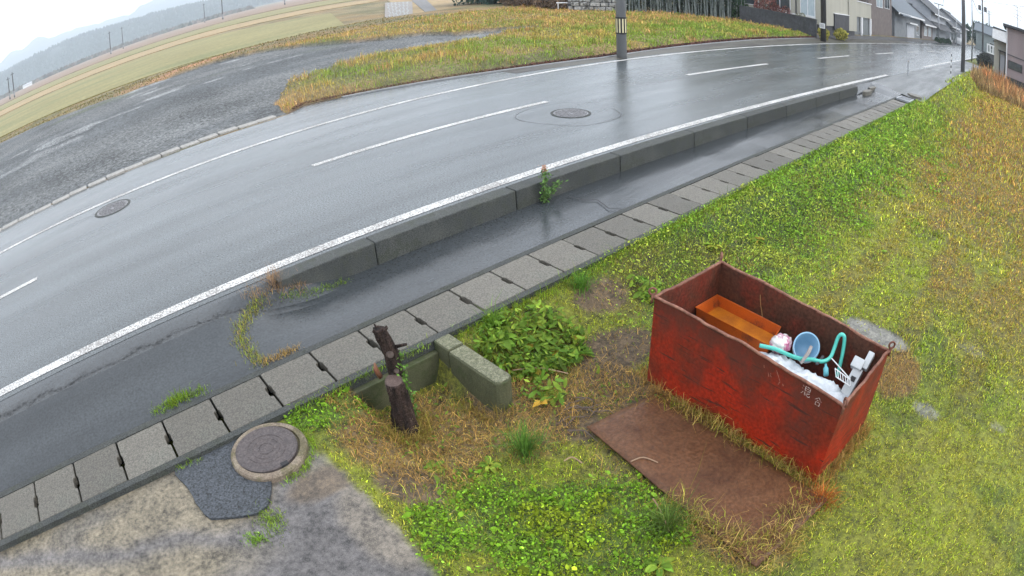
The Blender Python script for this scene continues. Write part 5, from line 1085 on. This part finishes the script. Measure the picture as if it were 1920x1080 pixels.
for yy in (27.5, 28.8, 30.1, 31.5): b = MB(); b.tube([(34.35, yy, -.05), (34.35, yy, .64)], .035, 8); b.build('post', M_white, e, (34.2, 29.5, 0))
e.location = (28.15, 24.9, 0); e.rotation_euler[2] = .62
# dense hedge of dark stems and leaves: separate shrubs in a row
for i, yy in enumerate(np.linspace(18.6, 26.0, 9)):
    h = 1.7 + .3 * random.random(); e = empty('hedge_shrub', (35.1, yy, 0), 'dark hedge shrub beside the black block wall' if i == 0 else f'dark hedge shrub, {ords[i-1]} to the left of the one beside the black wall', 'hedge', 'hedge shrubs along the verge')
    V, F_, Cc = leaf_cloud(2600, (35.15, yy, h * .55), (.5, .7, h * .62), .06, (C(.03, .045, .035), C(.065, .085, .05)) if i else (C(.03, .07, .03), C(.05, .10, .04)), i, .3); V[:, 2] = np.maximum(V[:, 2], 0.02); mesh_np('foliage', V, F_, M_blade, Cc, at=(35.1, yy, 0), parent=e)
    b = MB()
    for k in range(15 if i else 3): a = yy + random.uniform(-.45, .45); q = random.uniform(-.15, .15); x_ = 34.65 + random.uniform(-.1, .15); b.tube([(x_, a, 0), (x_ + .03, a + q * .5, h * .5), (x_ - .03, a + q, h * random.uniform(.8, 1.1))], [.026, .021, .012], 5)
    e.location = (lerp(34.8, 29.9, i / 8), lerp(18.7, 23.4, i / 8), 0); e.rotation_euler[2] = .8
    b.build('stem', mat('pale_stem', (.20, .23, .22), (.12, .14, .13), 6, .8) if i == 0 else bpy.data.materials['pale_stem'], e, (35.1, yy, 0))
# black block wall
e = empty('block_fence', (34.35, 15.5, 0), 'low black concrete block wall in front of the cream house', 'block wall'); b = MB()
for j in range(6):
    yy = 13.0 - (.2 if j % 2 else 0)
    while yy < 18.2:
        a, c = max(yy, 12.95), min(yy + .39, 18.25); b.box(34.3, 34.45, a + .006, c - .006, -.1 + j * .2, .092 + j * .2) if c - a > .05 else None; yy += .4
b.build('block_course', M_blockw, e, (34.35, 15.5, 0))
b = MB(); b.box(34.315, 34.435, 12.97, 18.24, -.1, 1.09); b.build('mortar', M_dark, e, (34.35, 15.5, 0))
b = MB(); b.box(34.28, 34.47, 12.93, 18.27, 1.10, 1.15); b.build('coping', M_blockw, e, (34.35, 15.5, 0), bevel=.01)
RED = (C(.16, .05, .05), C(.26, .13, .10))
shrub('red_shrub', (35.6, 16.9, .1), (.8, .9, 1.0), 3000, .055, RED, 'reddish-brown shrub rising behind the black block wall', 'shrub', None, 8, None, 21)
shrub('red_shrub', (35.4, 15.5, .1), (.4, .4, .75), 900, .045, RED, 'small dark pink flowering shrub under the left house window', 'shrub', None, 4, None, 23)
shrub('garden_shrub', (35.3, 14.4, .1), (.35, .5, .62), 900, .045, (C(.10, .11, .05), C(.25, .25, .16)), 'pale variegated shrub peeping over the wall under the right house window', 'shrub', None, 4, None, 24)
YG = (C(.17, .19, .035), C(.42, .36, .08))
shrub('yellow_shrub', (34.3, 12.45, 0), (.45, .35, .36), 420, .07, YG, 'yellow-green shrub left of the dark pole by the block wall', 'shrub', 'yellow-green shrubs at the pole', 3, None, 31)
shrub('yellow_shrub', (37.4, 12.35, 0), (1.0, .35, .38), 800, .075, YG, 'wider yellow-green shrub right of the dark pole', 'shrub', 'yellow-green shrubs at the pole', 3, None, 32)

# ---- buildings
def window(parent, at, plane, a0, a1, z0, z1, pos, glass, frame=M_white, panes=2, t=.05):
    """plane 'x': facade at x=pos facing -x, a = y range; plane 'y': facade at y=pos facing -y, a = x range"""
    def bx(b, p0, p1, q0, q1, r0, r1):
        if plane == 'x': b.box(p0, p1, q0, q1, r0, r1)
        else: b.box(q0, q1, p0, p1, r0, r1)
    f = MB()
    bx(f, pos - .05, pos + .02, a0 - t, a0, z0 - t, z1 + t); bx(f, pos - .05, pos + .02, a1, a1 + t, z0 - t, z1 + t); bx(f, pos - .05, pos + .02, a0, a1, z0 - t, z0); bx(f, pos - .05, pos + .02, a0, a1, z1, z1 + t)
    for k in range(1, panes): m = lerp(a0, a1, k / panes); bx(f, pos - .04, pos + .0, m - .025, m + .025, z0, z1)
    w_ = f.build('window', frame, parent, at); g_ = MB(); bx(g_, pos - .02, pos - .01, a0, a1, z0, z1); o = g_.build('pane', glass, w_, (0, 0, 0)); 
    o.data.transform(Matrix.Translation(Vector((-at[0], -at[1], -at[2])))); return w_
at = (41, 16, 0)
h = empty('house', at, 'cream two-storey house with white framed windows behind the black block wall', 'house')
b = MB(); b.box(36.5, 44.1, 13.3, 24, .75, 6.2); b.build('wall', M_cream, h, at)
b = MB(); b.box(36.56, 44.0, 13.36, 24, -.1, .75); b.build('foundation', M_dark, h, at)
b = MB(); b.hexa([(35.9, 12.7, 6.2), (44.7, 12.7, 6.2), (44.7, 24.6, 6.2), (35.9, 24.6, 6.2)], [(38, 16, 7.9), (42.6, 16, 7.9), (42.6, 21.5, 7.9), (38, 21.5, 7.9)]); b.build('roof', M_roof, h, at)
window(h, at, 'x', 15.65, 17.1, 1.27, 3.1, 36.5, M_glass); window(h, at, 'x', 13.88, 14.85, 1.22, 3.1, 36.5, M_curtain)
window(h, at, 'x', 18.0, 20.0, 1.27, 3.1, 36.5, M_glass)
b = MB(); b.box(36.40, 36.5, 13.8, 17.2, 1.08, 1.16); b.build('ledge', M_white, h, at, bevel=.01)
b = MB(); b.tube([(36.44, 15.2, .8), (36.44, 15.2, 3)], .045, 8); b.build('downpipe', M_dark, h, at)
b = MB(); b.box(36.7, 36.95, 13.22, 13.3, .8, 5.5); b.build('dark_trim', M_blk, h, at)
b = MB(); b.box(38.7, 42.0, 13.2, 13.3, .52, 1.62); b.build('dark_panel', M_dark, h, at)
b = MB(); b.box(38.6, 42.05, 13.17, 13.3, 1.62, 1.68); b.build('panel_cap', M_white, h, at)
b = MB(); b.box(42.05, 44.1, 13.2, 13.3, .5, 5.5); b.build('pilaster', M_cream, h, at)
at = (46.8, 16, 0)
g_ = empty('garage', at, 'flat-roofed cream garage with two grey shutters beside the cream house', 'garage')
b = MB(); b.box(44.15, 49.6, 13.5, 19, 1.62, 2.85); b.box(44.15, 49.6, 18.9, 19, -.1, 1.62); b.box(49.5, 49.6, 13.6, 18.9, -.1, 1.62); b.build('wall', M_cream, g_, at)
b = MB(); b.box(44.1, 49.65, 13.44, 19.05, 2.85, 2.93); b.build('roof', M_white, g_, at)
for k, (a, c) in enumerate(((44.25, 46.3), (46.8, 49.15))):
    b = MB(); nz = 14
    for j in range(nz): b.box(a, c, 13.62 + .012 * (j % 2), 13.68, j * 1.62 / nz, (j + 1) * 1.62 / nz - .01)
    b.build('shutter', M_shutter, g_, at)
for a, c in ((46.35, 46.75), (49.2, 49.6)):
    b = MB(); b.box(a, c, 13.46, 13.6, .28, 1.62); b.box(a + .05, c - .05, 13.48, 13.6, -.1, .28); b.build('pillar', M_white, g_, at)

def gable_house(name, label, x0, x1, y0, y1, he, hr, wallm, roofm, eave=.6, axis_='x', wins=(), doors=(), lower=None, group=None, ornament=False):
    at = ((x0 + x1) / 2, (y0 + y1) / 2, 0); e = empty(name, at, label, 'house', group)
    b = MB(); b.box(x0, x1, y0, y1, -.6, he); 
    if axis_ == 'x': ym = (y0 + y1) / 2; b.poly([(x0, y0, he), (x0, ym, hr - .1), (x0, y1, he)]); b.poly([(x1, y0, he), (x1, y1, he), (x1, ym, hr - .1)])
    else: xm = (x0 + x1) / 2; b.poly([(x0, y0, he), (x1, y0, he), (xm, y0, hr - .1)]); b.poly([(x0, y1, he), (xm, y1, hr - .1), (x1, y1, he)])
    b.build('wall', wallm, e, at)
    b = MB(); t = .14
    if axis_ == 'x':
        ym = (y0 + y1) / 2; sl = (hr - he) / (ym - y0); ze = he - sl * eave
        for s, ya in ((-1, y0 - eave), (1, y1 + eave)): b.hexa([(x0 - eave, ya, ze), (x1 + eave, ya, ze), (x1 + eave, ym, hr), (x0 - eave, ym, hr)], [(x0 - eave, ya, ze + t), (x1 + eave, ya, ze + t), (x1 + eave, ym, hr + t), (x0 - eave, ym, hr + t)])
    else:
        xm = (x0 + x1) / 2; sl = (hr - he) / (xm - x0); ze = he - sl * eave
        for xa in (x0 - eave, x1 + eave): b.hexa([(xa, y0 - eave, ze), (xa, y1 + eave, ze), (xm, y1 + eave, hr), (xm, y0 - eave, hr)], [(xa, y0 - eave, ze + t), (xa, y1 + eave, ze + t), (xm, y1 + eave, hr + t), (xm, y0 - eave, hr + t)])
    rf = b.build('roof', roofm, e, at)
    b = MB()
    if axis_ == 'x': b.box(x0 - eave, x1 + eave, (y0 + y1) / 2 - .15, (y0 + y1) / 2 + .15, hr + .05, hr + .32)
    else: b.box((x0 + x1) / 2 - .15, (x0 + x1) / 2 + .15, y0 - eave, y1 + eave, hr + .05, hr + .32)
    if ornament: b.box((x0 + x1) / 2 - .25, (x0 + x1) / 2 + .25, y0 - eave - .1, y0 - eave + .3, hr + .0, hr + .75)
    q = b.build('ridge_cap', roofm, rf, at); q.data.transform(Matrix.Identity(4))
    if axis_ == 'x': b = MB(); b.box(x0 - eave, x1 + eave, y0 - eave - .05, y0 - eave, ze - .06, ze + .14); b.build('eave_board', M_white, e, at)
    for w_ in wins: window(e, at, *w_)
    for (a, c, z1) in doors: b = MB(); b.box(a, c, y0 - .06, y0 - .01, -.3, z1); b.build('door', M_palew, e, at); b = MB(); b.box(a - .15, c + .15, y0 - .5, y0 - .01, z1 + .1, z1 + .25); b.build('door_hood', M_white, e, at)
    if lower:
        lx0, lx1, ly, lz0, lz1 = lower; b = MB(); b.hexa([(lx0, ly, lz0), (lx1, ly, lz0), (lx1, y0 - .01, lz1), (lx0, y0 - .01, lz1)], [(lx0, ly, lz0 + .12), (lx1, ly, lz0 + .12), (lx1, y0 - .01, lz1 + .12), (lx0, y0 - .01, lz1 + .12)]); b.build('lower_roof', roofm, e, at)
    return e
gable_house('house', 'brown two-storey house with upper windows next to the garage', 50.2, 59.6, 13.9, 23, 6.5, 8.6, M_brownw, M_roof, wins=(('y', 53.0, 55.4, 2.85, 4.4, 13.9, M_curtain), ('y', 56.4, 58.4, 2.9, 4.4, 13.9, M_glass)))
gable_house('house', 'long low grey house with a blue-grey roof and white eave board', 61.0, 77.2, 13.9, 24, 3.1, 6.4, M_greyw, M_roofb, doors=((67.8, 72.6, 1.75),), wins=(('y', 74.2, 76.2, .6, 1.7, 13.9, M_glass),), lower=(61, 66, 12.9, 2.55, 2.9))
gable_house('house', 'low brown house with dark tiled roof left of the pale house', 78.2, 88.4, 13.8, 21, 2.5, 4.4, M_brownw, M_roof, wins=(('y', 80, 82.5, .7, 1.9, 13.8, M_curtain), ('y', 84, 86.5, .7, 1.9, 13.8, M_curtain)))
gable_house('house', 'pale tall house with sloping dark eaves and a ridge ornament', 89.2, 108.0, 14.2, 24, 4.6, 7.4, M_palew, M_roof, eave=.8, wins=(('y', 95, 97, .8, 2.2, 14.2, M_glass),), lower=(88.6, 108.6, 12.6, 2.0, 2.9), ornament=True)
gable_house('house', 'white house with dark roof and posts at the far end of the left row', 110.5, 124, 13.6, 22, 3.4, 5.4, M_palew, M_roof, wins=(('y', 112.5, 116, .6, 2.2, 13.6, M_glass), ('y', 118, 121.5, .6, 2.2, 13.6, M_glass)), lower=(110, 124.5, 12.4, 2.3, 2.8))
gable_house('house', 'distant dark-roofed house beyond the end of the left row', 126, 142, 13.0, 22, 4.0, 6.2, M_palew, M_roof, wins=(('y', 130, 133, .6, 2.2, 13.0, M_glass),))
gable_house('house', 'small grey-green house straight ahead at the end of the road', 150, 162, 2, 11, 4.6, 6.6, mat('green_grey_wall', (.16, .19, .19), (.2, .23, .225), 1, .8), M_roofb, axis_='y', wins=(('x', 4.5, 7, 1.2, 2.6, 150, M_glass),))
gable_house('house', 'dark house behind the white balustrade on the right', 104, 116, -6, 3.6, 3.4, 5.8, M_dark, M_roof, wins=(('x', 0, 2, 1.0, 2.2, 104, M_curtain),))
# mauve building on the right
at = (60, -3, 0); e = empty('house', at, 'mauve-sided building with a dark mono-pitch roof at the right edge', 'house')
b = MB(); b.hexa([(56, -7, .25), (66, -7, .25), (66, .75, .25), (56, .75, .25)], [(56, -7, 5.3), (66, -7, 5.3), (66, .75, 4.75), (56, .75, 4.75)]); b.build('wall', M_pinkw, e, at)
b = MB(); b.box(56.05, 66, -7, .7, -.8, .25); b.build('foundation', M_conc_d, e, at)
b = MB(); b.hexa([(55.5, -7.4, 5.3), (66.4, -7.4, 5.3), (66.4, 1.15, 4.78), (55.5, 1.15, 4.78)], [(55.5, -7.4, 5.52), (66.4, -7.4, 5.52), (66.4, 1.15, 5.0), (55.5, 1.15, 5.0)]); b.build('roof', M_roof, e, at)
b = MB(); b.box(55.93, 56.0, .68, .80, .0, 4.7); b.build('corner_trim', M_white, e, at)
b = MB(); b.box(55.96, 56.0, -7, .68, 2.25, 2.33); b.build('belt_line', M_dark, e, at)
window(e, at, 'x', -.95, .45, 1.12, 1.7, 56, M_glass, M_blk, t=.09)
b = MB(); b.tube([(57.5, -.45, 5.1), (57.5, -.45, 7.2)], .03, 6); 
for k, (zz, L) in enumerate(((7.1, .35), (6.8, .5), (6.4, .6), (6.1, .45))): b.tube([(57.5, -.45 - L, zz - .05 * k), (57.5, -.45 + L, zz + .05)], .02, 5)
tag(b.build('tv_antenna', M_poled, at=(57.5, -.45, 5.2)), 'spindly television aerial on the roof of the mauve building', 'antenna')
at = (60, 1.6, 0); e = empty('shop_wing', at, 'low pale entrance wing with a white signboard beside the mauve building', 'building')
b = MB(); b.box(57, 63, .8, 2.15, -.2, 3.2); b.build('wall', M_cream, e, at)
b = MB(); b.hexa([(55.9, .82, 3.25), (57, .82, 3.25), (57, 2.35, 3.25), (55.9, 2.35, 3.25)], [(56.1, .82, 4.25), (57, .82, 4.25), (57, 2.3, 4.15), (56.1, 2.3, 4.15)]); b.build('signboard', M_white, e, at)
b = MB(); b.box(56.9, 63.2, .78, 2.3, 4.26, 4.4); b.build('roof', M_dark, e, at)
b = MB(); b.box(57, 63, .8, 2.15, 3.2, 4.26); b.build('parapet', M_cream, e, at)
for a, c, z0, z1 in ((.85, .95, .0, 2.3), (1.45, 1.55, .0, 2.3)): b = MB(); b.box(56.6, 56.7, a, c, z0, z1); b.build('door_post', M_blk, e, at)
b = MB(); b.box(56.92, 56.99, .95, 1.45, 0, 2.0); dr_ = b.build('door', M_palew, e, at)
b = MB(); b.box(56.5, 56.95, .8, 1.7, 2.28, 2.38); b.build('door_hood', M_blk, e, at)
# balustrade
e = empty('balustrade', (92, 3.2, 0), 'white pierced balustrade in front of the dark house on the right', 'balustrade'); b = MB(); b.box(88, 88.15, .5, 4.6, 2.25, 2.45); b.box(88, 88.15, .5, 4.6, 1.1, 1.3); b.build('rail', M_white, e, (92, 3.2, 0))
for k in range(9): b = MB(); b.box(88.02, 88.13, .55 + k * .48, .75 + k * .48, 1.3, 2.25); b.build('baluster', M_white, e, (92, 3.2, 0))
b = MB(); b.box(88.2, 88.5, .5, 4.6, -.6, 1.1); b.build('base_wall', M_dark, e, (92, 3.2, 0))
shrub('clipped_bush', (66, 3.6, -.4), (3.0, 1.0, .85), 6000, .08, (C(.06, .065, .06), C(.10, .11, .10)), 'low grey-green clipped bush beside the road left of the mauve building', 'bush', None, 4, None, 40)
tree('bare_tree', 92, -.5, 0, 4.5, (2.2, 2.2, 2), 5, 0, 0, DG, 'bare winter tree above the white signboard', 'tree', None, 3, True, .2)
tree('bare_tree', 86, 21, 0, 6, (2.6, 2.6, 2), 5, 0, 0, DG, 'bare winter tree behind the grey roof', 'tree', None, 4, True, .2)
for i, (x, y, hh, lb) in enumerate(((168, 8.6, 7.5, 'slim dark conifer beside the transformer pole'), (172, 12.6, 7.5, 'dark tree just right of the near concrete pole'), (175, 16, 5.5, 'dark tree behind the far end of the left house row'))):
    tree('dark_conifer', x, y, -.2, hh * .6, (1.6, 1.6, hh * .45), hh * .55, 1500, .3, DG, lb, 'tree', None, i + 50)
for x, y, lb in ((91, 13.2, 'left dark clipped bush in front of the pale house'), (97.5, 13.2, 'middle dark clipped bush in front of the pale house'), (104, 13.1, 'right dark clipped bush in front of the pale house')): shrub('garden_bush', (x, y, -.1), (2.4, .5, .42), 1400, .12, DG, lb, 'bush', 'clipped bushes before the pale house', 3, None, int(x))
# parked van far away
e = empty('parked_car', (118, 12.3, 0), 'small white car parked before the far white house', 'car'); b = MB(); b.hexa([(116.4, 11.7, .25), (119.8, 11.7, .25), (119.8, 13.2, .25), (116.4, 13.2, .25)], [(116.4, 11.7, .85), (119.7, 11.7, .85), (119.7, 13.2, .85), (116.4, 13.2, .85)])
b.hexa([(116.6, 11.75, .85), (119.3, 11.75, .85), (119.3, 13.15, .85), (116.6, 13.15, .85)], [(117, 11.85, 1.45), (119, 11.85, 1.45), (119, 13.05, 1.45), (117, 13.05, 1.45)]); b.build('body', M_white, e, (118, 12.3, 0), bevel=.06)
for xx in (117.1, 119.1): b = MB(); b.lathe([(.001, -.1), (.3, -.1), (.3, .1), (.001, .1)], (xx, 11.72, .3), 16, axis=(0, 1, 0)); b.build('wheel', M_blk, e, (118, 12.3, 0))
b = MB(); b.hexa([(116.95, 11.74, .9), (119.1, 11.74, .9), (119.1, 11.78, .9), (116.95, 11.78, .9)], [(117.15, 11.82, 1.36), (118.9, 11.82, 1.36), (118.9, 11.86, 1.36), (117.15, 11.86, 1.36)]); b.build('side_window', M_glass, e, (118, 12.3, 0))

# ---- poles beside the road
def pole(name, x, y, zb, h, r, m, label, cat='utility pole'):
    e = empty(name, (x, y, zb), label, cat); b = MB(); b.tube([(x, y, zb - .1), (x, y, zb + h)], [r, r * .72], 20); b.build('shaft', m, e, (x, y, zb), smooth=True); return e
def crossarms(e, x, y, zs, L, at):
    for z in zs:
        b = MB(); b.box(x - .04, x + .04, y - L, y + L, z - .04, z + .04); a = b.build('crossarm', M_poled, e, at)
        for k in (-1, -.5, .5, 1): b = MB(); b.tube([(x, y + L * k * .95, z + .04), (x, y + L * k * .95, z + .22)], [.05, .03], 8); q = b.build('insulator', M_white, a, (0, 0, 0)); q.data.transform(Matrix.Translation(Vector((-at[0], -at[1], -at[2]))))
e = pole('utility_pole', 14.6, 11.78, 0, 9, .155, M_polec, 'grey concrete pole with a black and yellow guard band across the road')
b = MB(); x, y = 14.6, 11.78; b.lathe([(.158, .755), (.166, .755), (.166, 1.29), (.158, 1.29)], (x, y, 0), 32); gd = b.build('guard_sleeve', M_blk, e, (x, y, 0))
for k in range(11):
    a = 2 * math.pi * (k + .25) / 11; b = MB(); aw = .13
    b.poly([(x + .168 * math.cos(a + s), y + .168 * math.sin(a + s), z) for s, z in ((-aw, .80), (aw, .80), (aw, 1.24), (-aw, 1.24))]); b.build('yellow_stripe', M_yellow, gd, (0, 0, 0)).data.transform(Matrix.Translation(Vector((-x, -y, 0))))
crossarms(e, 14.6, 11.78, (8.6, 8.0), .9, (14.6, 11.78, 0))
e = pole('utility_pole', 33.0, 12.0, 0, 9, .17, M_poled, 'black pole with a small white number plate beside the yellow-green shrubs')
b = MB(); b.box(32.80, 32.825, 11.83, 12.17, .78, 1.08); pl_ = b.build('number_plate', M_white, e, (33, 12, 0))
b = MB()
for k in range(3):
    yc = 11.91 + k * .09; 
    for a, c, z0, z1 in ((yc - .03, yc - .015, .83, 1.03), (yc + .015, yc + .03, .83, 1.03), (yc - .03, yc + .03, 1.015, 1.03), (yc - .03, yc + .03, .83, .845)): b.box(32.793, 32.799, a, c, z0, z1)
b.build('plate_digits', M_dark, pl_, (0, 0, 0)).data.transform(Matrix.Translation(Vector((-33, -12, 0))))
e = pole('utility_pole', 42.2, 4.1, -.05, 11, .165, mat('weathered_pole', (.10, .10, .11), (.14, .14, .15), 2, .7, None, .2, 60, stretch=(1, 1, .2)), 'nearest concrete utility pole on the grassy right verge'); crossarms(e, 42.2, 4.1, (10.2, 9.4), 1.0, (42.2, 4.1, -.05))
pole('thin_pole', 67.4, 5.43, 0, 9, .09, M_steel, 'slim grey steel pole just right of the nearest concrete pole', 'pole')
e = pole('utility_pole', 135, 8.15, -.3, 13.5, .24, M_poled, 'dark utility pole carrying a transformer on the right'); crossarms(e, 135, 8.15, (12.7, 11.6), 1.1, (135, 8.15, -.3))
for dy, lb in ((-.75, 0), (.75, 1)): b = MB(); b.lathe([(.001, 0), (.38, 0), (.38, 1.1), (.001, 1.15)], (135, 8.15 + dy, 9.2), 14); b.build('transformer', M_poled, e, (135, 8.15, -.3))
e = pole('utility_pole', 190, 9.1, -.2, 13, .22, M_poled, 'far dark utility pole right of the transformer pole'); crossarms(e, 190, 9.1, (12.4, 11.6), 1.1, (190, 9.1, -.2))
e = pole('street_lamp', 90, 13.0, -.2, 6.1, .1, M_steel, 'slender grey street lamp pole in front of the pale house', 'street lamp'); b = MB(); b.box(89.9, 90.1, 12.2, 13.8, 5.85, 5.95); b.build('lamp_head', M_poled, e, (90, 13, -.2))
pole('thin_pole', 114, 12.6, -.3, 5.2, .08, M_steel, 'thin grey pole before the far white house', 'pole')
e = empty('marker_post', (34.7, 4.15, -.02), 'thin banded marker post on the driveway edge near the concrete pole', 'marker post'); b = MB(); b.tube([(34.7, 4.15, -.05), (34.7, 4.15, 1.35)], .028, 8); b.build('rod', M_white, e, (34.7, 4.15, -.02))
for k in range(4): b = MB(); b.tube([(34.7, 4.15, .15 + k * .33), (34.7, 4.15, .30 + k * .33)], .031, 8); b.build('dark_band', M_dark, e, (34.7, 4.15, -.02))
e = empty('delineator', (27.4, 5.5, -.05), 'short grey-white delineator post at the driveway mouth', 'delineator'); b = MB(); b.tube([(27.4, 5.5, -.1), (27.4, 5.5, .6)], .035, 12); b.build('post', M_steel, e, (27.4, 5.5, -.05)); b = MB(); b.lathe([(.001, -.02), (.05, -.02), (.05, .02), (.001, .02)], (27.4, 5.5, .63), 16, axis=(1, 0, 0)); b.build('reflector', mat('reflector_grey', (.3, .28, .27), None, rough=.3), e, (27.4, 5.5, -.05))
def cable(a, c, sag, r, label, group='overhead cables'):
    a, c = Vector(a), Vector(c); b = MB(); b.tube([a.lerp(c, t) - Vector((0, 0, sag * 4 * t * (1 - t))) for t in np.linspace(0, 1, 25)], r, 5); tag(b.build('power_cable', M_poled, at=tuple(a)), label, 'cable', group)
cable((135, 7.3, 12.9), (20, -8, 8.3), .6, .03, 'highest overhead cable running to the upper right corner from the transformer pole')
cable((135, 7.6, 11.9), (20, -9, 7.0), .6, .03, 'second overhead cable running to the right edge from the transformer pole')
cable((135, 8.9, 12.8), (42.2, 4.9, 10.2), .9, .028, 'overhead cable between transformer pole and nearest concrete pole')
cable((67.4, 5.43, 7.2), (135, 8.15, 9.2), 1.1, .035, 'slack dark cable hanging from the slim steel pole')
cable((90, 12.3, 5.95), (42.2, 5.0, 9.6), .7, .02, 'thin cable from the street lamp towards the nearest concrete pole')
cable((135, 9.0, 11.7), (190, 10, 12.4), .8, .035, 'overhead cable between the two far dark poles')

# ---- air
b = MB(); b.box(-6500, 8500, -6500, 8500, -2.2, 245); o = b.build('haze', None)
hm = bpy.data.materials.new('haze_air'); hm.use_nodes = True; nt = hm.node_tree; nt.nodes.clear(); out = N(nt, 'ShaderNodeOutputMaterial'); pv = N(nt, 'ShaderNodeVolumePrincipled')
pv.inputs['Color'].default_value = (.80, .90, 1, 1); pv.inputs['Density'].default_value = 0.0005; pv.inputs['Anisotropy'].default_value = 0.0
nt.links.new(pv.outputs[0], out.inputs['Volume']); o.data.materials.append(hm); tag(o, kind='stuff'); tag(o, 'pale morning haze lying over the fields and hills', 'haze')
